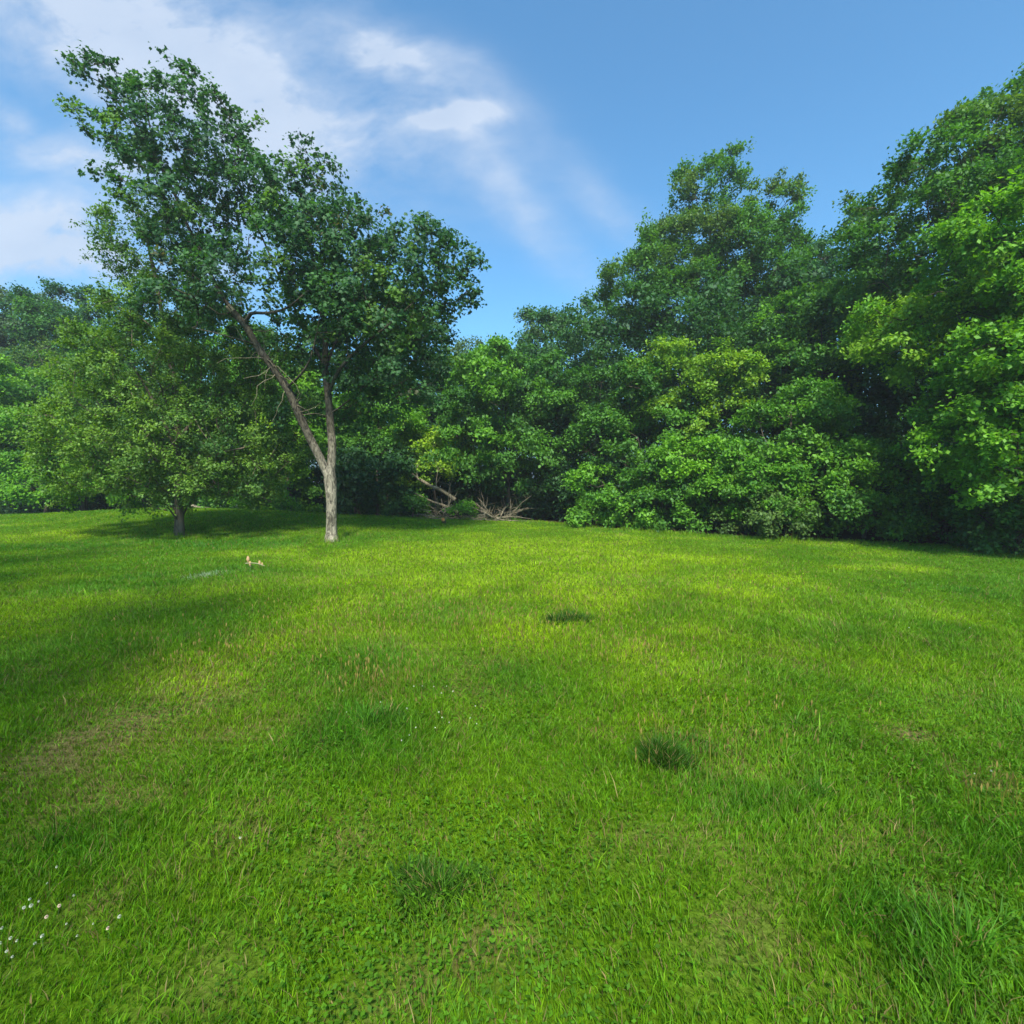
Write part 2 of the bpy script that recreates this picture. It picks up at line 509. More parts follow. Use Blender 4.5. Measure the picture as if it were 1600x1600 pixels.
def build_grass():
    def scatter(n, dmin, dmax, power):
        # density ~ 1/d^2 -> pdf of d (width ~ d) ~ 1/d
        if power == 2:
            d = dmin * (dmax / dmin) ** rng.uniform(0, 1, n)
        else:
            d = np.sqrt(rng.uniform(dmin ** 2, dmax ** 2, n))
        x = rng.uniform(-1, 1, n) * (1.1 * d + 2.0)
        return x, d
    xa, ya = scatter(290000, .5, 3.2, 1)
    xb, yb = scatter(1150000, 3.2, 34, 2)
    x = np.concatenate([xa, xb]); y = np.concatenate([ya, yb])
    # gather into tufts
    q = rng.uniform(0, 1, len(x)) < .5
    cell = .035 + .006 * y
    tx = (np.floor(x / cell) + .5 + .8 * (_hash(np.floor(x / cell).astype(np.int64), np.floor(y / cell).astype(np.int64), 3) - .5)) * cell
    ty = (np.floor(y / cell) + .5 + .8 * (_hash(np.floor(x / cell).astype(np.int64), np.floor(y / cell).astype(np.int64), 4) - .5)) * cell
    x = np.where(q, tx + rng.normal(0, .18, len(x)) * cell, x)
    y = np.where(q, ty + rng.normal(0, .18, len(y)) * cell, y)
    keep = y < edge_y(x) + .9
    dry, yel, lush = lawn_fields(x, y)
    keep &= rng.uniform(0, 1, len(x)) > dry * .35
    x, y, dry, yel, lush = x[keep], y[keep], dry[keep], yel[keep], lush[keep]
    n = len(x)
    hn = vnoise(x * 4.3, y * 4.3, 60)
    h = (.022 + .040 * hn + .030 * lush + .012 * yel) * rng.uniform(.55, 1.45, n) * (1 - .45 * dry)
    rough = np.clip(1 - np.abs(y - edge_y(x) - .2) / .9, 0, 1) * np.clip(vnoise(x * .9, y * .9, 66) * 2 - .3, .15, 1)
    for tx_, ty_ in ((on_ground(518, 846)), (on_ground(280, 836))):
        rough = np.maximum(rough, np.exp(-(((x - tx_) ** 2 + (y - ty_) ** 2) / .42 ** 2)))
    h = h * (1 + 1.9 * rough) * (.75 + .5 * fbm2(x * .5, y * .5, 67, 2)) * np.where(y > 8, .9, 1)
    tall = rng.uniform(0, 1, n) < .025 + .05 * rough
    h = np.where(tall, h * rng.uniform(1.4, 2.2, n), h)
    w = (.0023 + .00056 * y) * rng.uniform(.6, 1.35, n)
    w = np.where(rng.uniform(0, 1, n) < .02 + .30 * np.clip(vnoise(x * 1.3, y * 1.3, 68) * 2.2 - 1.3, 0, 1), w * 2.0, w)
    a = 2 * np.pi * 1.5 * fbm2(x * .8, y * .8, 70, 2) + rng.normal(0, 1.5, n)
    la = rng.uniform(.05, .85, n) * (1 + .6 * (rng.uniform(0, 1, n) < .2))
    lean = (np.cos(a) * la, np.sin(a) * la)
    g = np.array([.076, .203, .003]); yl = np.array([.275, .420, .003]); lu = np.array([.036, .155, .006]); dr = np.array([.25, .19, .075])
    t = rng.uniform(0, 1, n)
    t = .5 + (t - .5) * (1.15 - .6 * np.clip(y / 16, 0, 1))
    c = g * (.72 + .56 * t)[:, None] * (.92 + .42 * np.clip((y - 4) / 12, 0, 1))[:, None] if False else g * (.66 + .66 * t)[:, None]
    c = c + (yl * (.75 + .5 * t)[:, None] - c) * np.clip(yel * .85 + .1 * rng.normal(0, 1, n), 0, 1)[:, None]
    c = c + (lu * (.75 + .6 * t)[:, None] - c) * np.clip(lush * .85, 0, 1)[:, None]
    pd = (rng.uniform(0, 1, n) < (.055 + .40 * dry + .09 * yel))
    c = np.where(pd[:, None], dr * (.55 + .6 * t)[:, None], c)
    pale = field(PALE, x, y)
    c = np.where((rng.uniform(0, 1, n) < pale * 1.5)[:, None], np.array([.32, .42, .27]), c)
    V, Q, T, C = blades(x, y, h, w, lean, c)
    # broad little leaves (clover, plantain) close by
    m = 110000
    d = .7 * (8.5 / .7) ** rng.uniform(0, 1, m)
    bx = rng.uniform(-1, 1, m) * (1.1 * d + 1.2); by = d
    dr_, ye_, lu_ = lawn_fields(bx, by)
    k = rng.uniform(0, 1, m) < np.clip(vnoise(bx * 1.7, by * 1.7, 80) * 1.4 - .35 + lu_ * .3, 0, 1)
    bx, by, lu_ = bx[k], by[k], lu_[k]
    m = len(bx)
    c0 = np.stack([bx, by, ground(bx, by) + rng.uniform(.015, .06, m)], -1)
    az = rng.uniform(0, 2 * np.pi, m); s = rng.uniform(.0045, .0105, m) * (1 + .12 * by)
    ax = np.stack([np.cos(az), np.sin(az), rng.uniform(-.4, .5, m)], -1)
    sd = np.stack([-np.sin(az), np.cos(az), rng.uniform(-.3, .3, m)], -1)
    V2 = np.stack([c0 - ax * s[:, None], c0 - sd * (s * .6)[:, None], c0 + ax * s[:, None], c0 + sd * (s * .6)[:, None]], 1).reshape(-1, 3)
    Q2 = np.arange(m)[:, None] * 4 + np.arange(4)[None] + len(V)
    C2 = np.repeat(np.array([.072, .185, .005]) * rng.uniform(.55, 1.2, (m, 1)), 4, 0)
    me = np_mesh('grass', np.concatenate([V, V2]), [Q, T, Q2], np.concatenate([C, C2]))
    o = link('grass', me, M_GRASS)
    tag(o, 'short green lawn grass with dry and yellow patches', 'grass', kind='stuff')


build_grass()


# ------------------------------------------------------------------ tubes
class Tubes:
    def __init__(self):
        self.V, self.F, self.n = [], [], 0

    def add(self, pts, rad, k=6, cap=False):
        pts = np.asarray(pts, float); rad = np.asarray(rad, float)
        m = len(pts)
        t = np.zeros_like(pts)
        t[1:-1] = pts[2:] - pts[:-2]; t[0] = pts[1] - pts[0]; t[-1] = pts[-1] - pts[-2]
        t = norm(t)
        ref = np.array([1.0, 0, 0]) if abs(t[0][0]) < .8 else np.array([0, 1.0, 0])
        u = ref - t * (t @ ref)[:, None]
        u = norm(u); v = np.cross(t, u)
        a = np.linspace(0, 2 * np.pi, k, endpoint=False)
        ring = pts[:, None] + rad[:, None, None] * (u[:, None] * np.cos(a)[None, :, None] + v[:, None] * np.sin(a)[None, :, None])
        self.V.append(ring.reshape(-1, 3))
        i = np.arange(m - 1)[:, None] * k + self.n
        j = np.arange(k)[None]
        q = np.stack([i + j, i + (j + 1) % k, i + k + (j + 1) % k, i + k + j], -1).reshape(-1, 4)
        self.F.append(q)
        if cap:
            for s in (0, m - 1):
                c = self.n + s * k + np.arange(k)
                # close with quads as far as k is even
                self.F.append(np.stack([c[0:1], c[1:2], c[2:3], c[3:4]], -1))
                for w in range(3, k - 1):
                    self.F.append(np.array([[c[0], c[w], c[w + 1], c[w + 1]]])[:, :3])
        self.n += m * k

    def build(self, name, mat, parent=None, origin=(0, 0, 0)):
        V = np.concatenate(self.V) - np.asarray(origin)
        by = {}
        for f in self.F:
            by.setdefault(f.shape[1], []).append(f)
        me = np_mesh(name, V, [np.concatenate(v) for v in by.values()], None, True)
        return link(name, me, mat, parent)


def resample(pts, step):
    pts = np.asarray(pts, float)
    # catmull-rom
    out = []
    n = len(pts)
    for i in range(n - 1):
        p0, p1, p2, p3 = pts[max(i - 1, 0)], pts[i], pts[i + 1], pts[min(i + 2, n - 1)]
        k = max(1, int(np.linalg.norm(p2 - p1) / step))
        for j in range(k):
            t = j / k
            out.append(.5 * ((2 * p1) + (-p0 + p2) * t + (2 * p0 - 5 * p1 + 4 * p2 - p3) * t * t + (-p0 + 3 * p1 - 3 * p2 + p3) * t ** 3))
    out.append(pts[-1])
    return np.array(out)


# ------------------------------------------------------------------ leaves
def leaf_shapes(kind):
    """(verts (k,3): x along the leaf, y across, z normal; tris)"""
    if kind == 'maple':
        o = np.array([(-.45, 0), (-.25, .32), (-.30, .52), (-.02, .36), (.22, .50), (.20, .20), (.62, 0), (.20, -.20), (.22, -.50), (-.02, -.36), (-.30, -.52), (-.25, -.32)])
        v = np.zeros((13, 3)); v[:12, :2] = o; v[:12, 2] = -.28 * np.abs(o[:, 1]) - .10 * o[:, 0]
        v[12] = (-.05, 0, .03)
        t = np.array([(12, i, (i + 1) % 12) for i in range(12)])
        return v, t
    if kind == 'narrow':
        v = np.array([(-.55, 0, 0), (0, .17, -.05), (.6, 0, -.08), (0, -.17, -.05)])
    else:
        v = np.array([(-.5, 0, 0), (.02, .36, -.10), (.58, 0, -.10), (.02, -.36, -.10)])
    return v, np.array([(0, 1, 2), (0, 2, 3)])


def leaf_mesh(name, pos, ax, nr, size, col, kind, mat, parent, origin):
    v, t = leaf_shapes(kind)
    ax = norm(ax)
    nr = norm(nr - ax * np.sum(nr * ax, -1, keepdims=True))
    sd = np.cross(nr, ax)
    V = pos[:, None] + size[:, None, None] * (ax[:, None] * v[None, :, 0:1] + sd[:, None] * v[None, :, 1:2] + nr[:, None] * v[None, :, 2:3])
    k = len(v)
    F = (np.arange(len(pos))[:, None, None] * k + t[None]).reshape(-1, 3)
    C = np.repeat(col, k, 0)
    me = np_mesh(name, V.reshape(-1, 3) - np.asarray(origin), [F], C)
    return link(name, me, mat, parent)


def spray(cent, out, rad, per, twigs, flat, droop, c1, c2, size, tone=None, up=.25):
    """leaves set along the twigs of boughs; returns leaf arrays and the twig tips"""
    n = len(cent)
    tw = norm(out[:, None] * .75 + rng.normal(0, .62, (n, twigs, 3)) + np.array([0, 0, up]))
    tw[..., 2] *= flat
    tl = rad[:, None] * rng.uniform(.55, 1.25, (n, twigs))
    m = max(1, per // twigs)
    s = rng.uniform(.12, 1, (n, twigs, m)) ** .8
    bc = cent[:, None] + rng.normal(0, .22, (n, twigs, 3)) * rad[:, None, None] * np.array([1, 1, max(flat, .4)])
    pos = bc[:, :, None] + tw[:, :, None] * (tl[:, :, None] * s)[..., None]
    pos[..., 2] -= droop * (s ** 2) * tl[:, :, None] * .55
    pos += rng.normal(0, 1, pos.shape) * (size * .85 + .05 * rad[:, None, None, None]) * np.array([1, 1, .75])
    ax = tw[:, :, None] * .55 + rng.normal(0, .6, pos.shape) + np.array([0, 0, -droop])
    nr = np.array([0, 0, 1.0]) + out[:, None, None] * .35 + rng.normal(0, .42, pos.shape)
    tone = rng.uniform(0, 1, n) if tone is None else tone
    tt = np.clip(tone[:, None, None] + rng.normal(0, .10, (n, twigs, 1)) + rng.normal(0, .20, pos.shape[:3]) + .12 * (s - .5), 0, 1)
    col = c1 + (c2 - c1) * tt[..., None]
    sz = size * (.42 + .88 * rng.uniform(0, 1, pos.shape[:3]) ** .8)
    tips = bc + tw * tl[..., None] * .8
    tips[..., 2] -= droop * tl * .3
    return pos.reshape(-1, 3), ax.reshape(-1, 3), nr.reshape(-1, 3), sz.ravel(), col.reshape(-1, 3), bc, tips


def boughs(ells, spacing, shell=.45, cand=6000, zmin=None):
    E = np.array(ells, float)     # cx cy cz rx ry rz
    vol = E[:, 3] * E[:, 4] * E[:, 5]
    pr = vol ** .75; pr /= pr.sum()
    k = rng.choice(len(E), cand, p=pr)
    d = norm(rng.normal(0, 1, (cand, 3)))
    r = (shell ** 3 + (1 - shell ** 3) * rng.uniform(0, 1, cand)) ** (1 / 3)
    p = E[k, :3] + d * r[:, None] * E[k, 3:6]
    if zmin is not None:
        g = ground(p[:, 0], p[:, 1]) + zmin
        ok = p[:, 2] > g
        p, k, d = p[ok], k[ok], d[ok]
    # greedy spacing
    acc = np.empty((len(p), 3)); idx = []
    m = 0
    for i in range(len(p)):
        if m == 0 or np.min(np.sum((acc[:m] - p[i]) ** 2 * np.array([1, 1, 1.5]), 1)) > spacing ** 2:
            acc[m] = p[i]; m += 1; idx.append(i)
    idx = np.array(idx)
    return p[idx], norm(d[idx] * np.array([1, 1, .6]))


class Skeleton:
    def __init__(self):
        self.pos, self.par, self.chains, self.fixed = [], [], [], {}

    def path(self, pts, r0=None, r1=None, start=None, step=.3):
        """explicit limb; returns node ids"""
        q = resample(pts, step)
        ids = []
        prev = -1 if start is None else start
        for i, p in enumerate(q):
            if i == 0 and start is not None:
                ids.append(start); continue
            self.pos.append(p); self.par.append(prev); prev = len(self.pos) - 1
            ids.append(prev)
            if r0 is not None:
                self.fixed[prev] = r0 + (r1 - r0) * i / (len(q) - 1)
        self.chains.append(ids)
        return ids

    def nearest(self, p):
        return int(np.argmin(np.sum((np.array(self.pos) - p) ** 2, 1)))

    def reach(self, targets, step=.45, wob=.06, lift=.35):
        T = np.asarray(targets)
        A = np.array(self.pos)
        dd = np.min(np.linalg.norm(T[:, None] - A[None], axis=-1), 1)
        for i in np.argsort(dd):
            t = T[i]
            A = np.array(self.pos)
            v = t - A
            dist = np.linalg.norm(v, axis=1)
            hz = np.linalg.norm(v[:, :2], axis=1)
            cost = dist + .9 * np.maximum(0, lift * hz - v[:, 2]) + .25 * hz
            j = int(np.argmin(cost))
            s = A[j]
            L_ = dist[j]
            if L_ < .08:
                continue
            k = max(2, int(L_ / step))
            f = np.linspace(0, 1, k + 1)[1:]
            p = s + (t - s) * f[:, None]
            p[:, 2] += -np.sin(f * np.pi) * L_ * .07
            p[:-1] += rng.normal(0, wob * min(L_, 1.5), (k - 1, 3))
            ids = [j]
            prev = j
            for q in p:
                self.pos.append(q); self.par.append(prev); prev = len(self.pos) - 1
                ids.append(prev)
            self.chains.append(ids)

    def radii(self, tip=.009, e=2.35):
        n = len(self.pos)
        acc = np.zeros(n)
        has = np.zeros(n, bool)
        r = np.zeros(n)
        for i in range(n - 1, -1, -1):
            r[i] = max(tip, acc[i] ** (1 / e)) if has[i] else tip
            if i in self.fixed:
                r[i] = self.fixed[i]
            p = self.par[i]
            if p >= 0:
                # thickness grows slowly even along an unbranched length
                if has[p]:
                    acc[p] += r[i] ** e
                else:
                    acc[p] = (r[i] * 1.015) ** e
                has[p] = True
        return r

    def tubes(self, tb, tip=.009, cap_r=None, k_big=10):
        r = self.radii(tip)
        if cap_r:
            r = np.minimum(r, cap_r)
        P_ = np.array(self.pos)
        for ids in self.chains:
            rr = r[ids].copy()
            if self.par[ids[1]] == ids[0] and len(ids) > 1 and ids[0] != ids[1]:
                rr[0] = min(rr[0], rr[1] * 1.25)
            k = k_big if rr.max() > .08 else (6 if rr.max() > .03 else 4)
            tb.add(P_[ids], rr, k)
        return r


def ell(px, py, a, b, d, rd):
    c = P(px, py, d)
    k = d / 800
    return (c[0], c[1], c[2], a * k, rd, b * k)


def flare(ids, sk, r, base_z):
    """root flare on a trunk"""
    for i in ids:
        h = sk.pos[i][2] - base_z
        sk.fixed[i] = sk.fixed.get(i, r) * (1 + .35 * math.exp(-max(h, 0) / .18))


GREENS = {  # older / younger leaf colour
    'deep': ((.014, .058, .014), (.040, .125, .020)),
    'mid': ((.028, .110, .009), (.090, .235, .012)),
    'bright': ((.056, .185, .006), (.150, .345, .008)),
    'yellow': ((.100, .225, .006), (.250, .400, .010)),
    'olive': ((.040, .095, .016), (.105, .185, .024)),
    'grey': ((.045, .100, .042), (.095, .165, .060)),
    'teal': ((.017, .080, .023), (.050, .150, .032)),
}


def tree(label, base, ells, green='mid', d=20.0, size=.13, spacing=1.05, per=230, twigs=6, flat=.55, droop=.35, trunks=1, tr=.16,
         kind='ovate', name='tree', cat='tree', group='trees along the edge of the wood', bark=None, shell=.4, zmin=.25, rad=.75,
         green2=None, top=None, cand=6000, org_x=None):
    bx, by = P(base, 800, d)[0], d
    bx = bx if org_x is None else org_x
    bz = gz(bx, by)
    org = (bx, by, bz)
    root = empty(name, org, label, cat, group)
    E = [ell(*e) if org_x is None else e for e in ells]
    sh = .42 * spacing      # the domes of leaves stand out beyond the bough ends
    E = [(*e[:3], *[max(v - sh, v * .4) for v in e[3:]]) for e in E]
    c, out = boughs(E, spacing * 1.40, shell, cand, zmin)
    sk = Skeleton()
    zt = max(e[2] + e[5] * .45 for e in E)
    big = max(E, key=lambda e: e[3] * e[4] * e[5])
    allc = c.mean(0)
    for t in range(trunks):
        off = np.array([rng.normal(0, .25), rng.normal(0, .25), 0]) * (trunks > 1)
        p0 = np.array([bx, by, bz - .15]) + off
        hh = zt - bz
        top_p = np.array([allc[0] * .6 + bx * .4 + rng.normal(0, .5) * (trunks > 1), allc[1], bz + hh * rng.uniform(.86, 1.0)])
        mid = p0 + (top_p - p0) * .4 + np.array([(bx - allc[0]) * .12 + rng.normal(0, .15), rng.normal(0, .15), 0])
        m2 = p0 + (top_p - p0) * .7 + np.array([rng.normal(0, .2), rng.normal(0, .2), 0])
        q = sk.path([p0, p0 + (mid - p0) * .5 + rng.normal(0, .04, 3), mid, m2, top_p], tr / math.sqrt(trunks), .02, step=.5)
        flare(q, sk, tr, bz)
    sk.reach(c, step=.6)
    tb = Tubes()
    sk.tubes(tb, tip=.012, cap_r=tr * 1.2, k_big=8)
    c1, c2 = [np.array(v) for v in GREENS[green]]
    # tone follows slow noise so neighbouring boughs differ in clumps
    tone = np.clip(fbm2(c[:, 0] * .55 + c[:, 1] * .3, c[:, 2] * .55 + 7 * d, 90, 2) * 1.6 - .3 + rng.normal(0, .12, len(c)), 0, 1)
    # every bough is a flattened dome of sprays, leafy on its upper and outer side
    K = 7
    dome = spacing * .95 * rng.uniform(.7, 1.25, len(c))
    dd = norm(out[:, None] * .65 + np.array([0, 0, .55]) + rng.normal(0, .72, (len(c), K, 3)))
    sub = c[:, None] + dd * dome[:, None, None] * np.array([1, 1, .60 + .40 * flat])
    sub[..., 2] -= dome[:, None] * .18
    sub += rng.normal(0, .16, sub.shape) * spacing
    tone = np.clip(tone[:, None] + rng.normal(0, .10, (len(c), K)) + .10 * dd[..., 2], 0, 1).ravel()
    sub, dd = sub.reshape(-1, 3), dd.reshape(-1, 3)
    cc = np.repeat(c, K, 0)
    if size < .145:
        for i in range(0, len(sub), 2):
            tb.add([cc[i], (cc[i] + sub[i]) / 2 + rng.normal(0, .04, 3), sub[i]], [.014, .010, .006], 3)
    tb.build('trunk', bark or M_BARK, root, org)
    rr = rad * .62 * rng.uniform(.7, 1.25, len(sub))
    pos, ax, nr, sz, col, bc, tips = spray(sub, dd, rr, int(per * .92), twigs, .45 + .55 * flat, droop, c1, c2, size, tone)
    c = sub
    if green2:
        a1, a2 = [np.array(v) for v in GREENS[green2]]
        w = np.repeat(np.clip((tone - .55) * 3, 0, 1), len(pos) // len(c))[:, None]
        col = col * (1 - w) + (a1 + (a2 - a1) * rng.uniform(0, 1, (len(col), 1))) * w
    g = ground(pos[:, 0], pos[:, 1]) + .05
    ok = pos[:, 2] > g
    leaf_mesh('crown', pos[ok], ax[ok], nr[ok], sz[ok], col[ok], kind, M_LEAF, root, org)
    return root


# ------------------------------------------------------------------ the maple in the lawn
def build_maple():
    bx, by = on_ground(518, 846)
    D = by
    bz = gz(bx, by)
    org = (bx, by, bz)
    root = empty('maple_tree', org, 'tall leaning maple with pale forked trunk standing alone on the lawn', 'tree')
    Q = lambda px, py, dd=0: P(px, py, D + dd)
    sk = Skeleton()
    base = np.array([bx, by, bz - .2])
    tr = sk.path([base, Q(518, 820), Q(518, 780), Q(516, 750), Q(514, 728)], .168, .165, step=.2)
    for i in tr:
        h = sk.pos[i][2] - bz
        sk.fixed[i] = .148 + .10 * math.exp(-max(h, 0) / .13) + .03 * math.exp(-((h - 1.75) / .3) ** 2)
    f = tr[-3]
    r1 = sk.path([sk.pos[f], Q(519, 700, .1), Q(516, 660, .2), Q(513, 620, .3), Q(508, 575, .4), Q(508, 520, .5), Q(500, 450, .6), Q(478, 360, .6), Q(470, 300, .5)], .13, .03, start=f, step=.25)
    l1 = sk.path([sk.pos[f], Q(499, 714, -.1), Q(482, 680, -.2), Q(466, 645, -.3), Q(448, 606, -.4), Q(424, 572, -.5), Q(400, 538, -.6), Q(383, 508, -.7), Q(364, 487, -.8)], .125, .088, start=f, step=.22)
    n = sk.nearest(Q(383, 508, -.7))
    l2 = sk.path([sk.pos[n], Q(352, 470, -.3), Q(331, 432, 0), Q(316, 398, .1), Q(292, 350, .2), Q(262, 280, .3), Q(215, 200, .3), Q(160, 130, .3)], .062, .022, start=n, step=.25)
    n = sk.nearest(Q(385, 500, -.7))
    sk.path([sk.pos[n], Q(392, 490, -.9), Q(420, 489, -1.1), Q(450, 480, -1.3), Q(480, 455, -1.4)], .055, .02, start=n, step=.2)
    n = sk.nearest(Q(400, 538, -.6))
    sk.path([sk.pos[n], Q(372, 530, -1.0), Q(340, 521, -1.2), Q(300, 512, -1.3)], .025, .009, start=n, step=.2)
    n = sk.nearest(Q(513, 625, .3))
    sk.path([sk.pos[n], Q(523, 590, 0), Q(545, 560, -.3), Q(572, 535, -.5), Q(610, 505, -.5), Q(660, 460, -.4), Q(700, 425, -.3)], .055, .015, start=n, step=.25)
    n = sk.nearest(Q(448, 606, -.4))
    sk.path([sk.pos[n], Q(470, 585, -.9), Q(485, 560, -1.1), Q(495, 520, -1.2)], .04, .015, start=n, step=.25)
    n = sk.nearest(Q(508, 575, .4))
    sk.path([sk.pos[n], Q(480, 520, 1.0), Q(440, 440, 1.4), Q(400, 350, 1.4), Q(350, 250, 1.2)], .05, .015, start=n, step=.25)
    sk.path([sk.pos[n], Q(540, 500, 1.2), Q(580, 420, 1.6), Q(610, 370, 1.4)], .05, .015, start=n, step=.25)
    e = [(255, 208, 85, 45, 0, 1.4), (165, 128, 34, 22, .1, .6), (128, 108, 16, 14, .1, .35), (295, 135, 10, 28, 0, .4), (346, 175, 14, 26, 0, .5), (150, 192, 34, 15, -.2, .5),
         (210, 150, 20, 18, .1, .4), (322, 248, 66, 46, .2, 1.6), (372, 215, 24, 20, .2, .6), (240, 280, 60, 40, -.2, 1.4), (205, 295, 28, 14, -.3, .5), (280, 345, 70, 40, -.2, 1.6),
         (385, 300, 60, 40, .6, 1.5), (475, 325, 62, 46, .4, 2.0), (490, 252, 22, 18, .3, .5), (545, 362, 50, 30, .5, 1.6), (600, 398, 68, 36, .3, 1.8),
         (660, 400, 65, 38, .2, 1.6), (712, 398, 34, 22, .1, .8), (738, 412, 12, 8, .1, .3), (722, 445, 24, 16, .1, .6), (650, 455, 65, 45, .2, 1.8), (530, 420, 110, 60, .3, 2.6), (450, 425, 75, 40, -.5, 2.0),
         (365, 440, 65, 32, -.6, 1.5), (300, 445, 40, 30, -.8, 1.1), (400, 478, 50, 20, -1.0, 1.0), (570, 500, 100, 50, 0, 2.2), (655, 520, 45, 45, .2, 1.3), (480, 500, 60, 40, .2, 1.6), (620, 570, 60, 36, .4, 1.4),
         (550, 580, 45, 26, .8, 1.2), (640, 610, 34, 26, .5, .8), (590, 615, 40, 20, .2, .8), (470, 560, 34, 26, .9, .9), (330, 472, 50, 26, -.8, 1.0), (262, 470, 40, 26, -.6, .9), (420, 530, 40, 22, 1.0, .9), (520, 640, 36, 18, 1.3, .7), (450, 645, 26, 16, 1.2, .6), (585, 640, 34, 18, .9, .7), (690, 560, 22, 30, .3, .6), (345, 400, 30, 22, -.3, .8), (600, 340, 20, 12, .2, .4), (655, 352, 14, 10, .2, .3)]
    E = [ell(a, b, c_, d_, D + dd, rd) for (a, b, c_, d_, dd, rd) in e]
    c, out = boughs(E, .56, .25, 9000)
    # open pockets inside the crown where sky or limbs show
    pk = fbm2(c[:, 0] * .9 + 3, c[:, 2] * .9 + .5 * c[:, 1], 123, 2)
    k_ = pk > .285
    lim = np.array([sk.pos[i] for i in l1[2:]] + [Q(a, b, -.9) for a, b in ((392, 490), (420, 488))] + [Q(a, b, 0) for a, b in ((530, 575), (550, 555), (575, 533), (510, 600), (512, 650))])
    near = np.min(np.hypot(c[:, None, 0] - lim[None, :, 0], c[:, None, 2] - lim[None, :, 2]), 1)
    k_ &= ~((near < .33) & (c[:, 1] < D + .25))
    c, out = c[k_], out[k_]
    sp = [(160, 97), (140, 88), (172, 100), (210, 122), (240, 135), (290, 103), (296, 125), (345, 150), (351, 170), (388, 197), (496, 243), (478, 254), (440, 252), (600, 333), (655, 346), (664, 362),
          (700, 368), (746, 410), (742, 458), (727, 432), (113, 95), (119, 170), (128, 200), (146, 214), (735, 476), (560, 312), (122, 112), (500, 262), (405, 190), (330, 150), (255, 128), (690, 380), (300, 112)]
    spc = np.array([Q(a, b, rng.normal(.1, .25)) for a, b in sp])
    # keep the small sky hole and the fork open
    sc_x = 800 + 800 * c[:, 0] / c[:, 1]
    hole = (np.hypot(c[:, 0] - Q(378, 372)[0], c[:, 2] - Q(378, 372)[2]) < .42)
    c, out = c[~hole], out[~hole]
    nb = len(c)
    c = np.concatenate([c, spc]); out = np.concatenate([out, norm(np.tile([0., 0, 1], (len(spc), 1)) + rng.normal(0, .3, (len(spc), 3)))])
    sk.reach(c, step=.4, wob=.07, lift=.5)
    c1, c2 = np.array((.014, .064, .020)), np.array((.048, .142, .026))
    low = np.clip((Q(0, 400)[2] - c[:, 2]) / 3.0, 0, 1)
    tone = np.clip(rng.normal(.42, .22, len(c)) + .15 * low, 0, 1)
    rr = .40 * rng.uniform(.7, 1.3, len(c))
    rr[nb:] = .2
    pos, ax, nr, sz, col, bc, tips = spray(c, out, rr, 100, 5, .8, .75, c1, c2, .102, tone, up=.45)
    # some boughs carry young yellow-green or reddish leaves
    kk = np.repeat(np.arange(len(c)), 100 // 5 * 5)
    thin = (kk < nb) | (rng.uniform(0, 1, len(kk)) < .45)
    yb = rng.uniform(0, 1, len(c)) < (.05 + .10 * low)
    rb = rng.uniform(0, 1, len(c)) < .03
    col = np.where(yb[kk][:, None], np.array([.085, .19, .018]) * rng.uniform(.7, 1.2, (len(kk), 1)), col)
    col = np.where((rb[kk] & (rng.uniform(0, 1, len(kk)) < .35))[:, None], np.array([.085, .085, .035]), col)
    pos, ax, nr, sz, col = pos[thin], ax[thin], nr[thin], sz[thin], col[thin]
    leaf_mesh('crown', pos, ax, nr, sz, col, 'maple', M_LEAF, root, org)
    tb = Tubes()
    sk.tubes(tb, tip=.008, k_big=14)
    for i in range(len(c)):
        for j in range(5):
            a, b = bc[i, j], tips[i, j]
            tb.add([c[i], a * .5 + c[i] * .5 + rng.normal(0, .01, 3), a, (a + b) / 2 + (0, 0, .02), b], [.007, .006, .005, .004, .003], 3)
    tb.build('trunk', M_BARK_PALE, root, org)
    # dead twigs hanging under the left limb
    tb = Tubes()
    for _ in range(26):
        s = np.array(sk.pos[l1[int(rng.integers(int(len(l1) * .42), int(len(l1) * .85)))]])
        L_ = rng.uniform(.3, 1.5)
        dr = norm(np.array([rng.normal(.35, .8), rng.normal(-.4, .5), rng.normal(-.25, .5)]))
        pts = [s]
        for k in range(5):
            dr = norm(dr + rng.normal(0, .28, 3) + np.array([0, 0, -.05]))
            pts.append(pts[-1] + dr * L_ / 5)
        tb.add(pts, np.linspace(.012, .004, 6), 4)
    tb.build('dead_branch', M_WOOD, root, org)
    # sawn stub at the end of the left limb
    tb = Tubes()
    s = Q(366, 489, -.8)
    tb.add([s, s + (-.10, -.05, .13), s + (-.13, -.06, .17)], [.07, .075, .066], 12, cap=True)
    tb.build('broken_stub', M_WOOD, root, org)


build_maple()


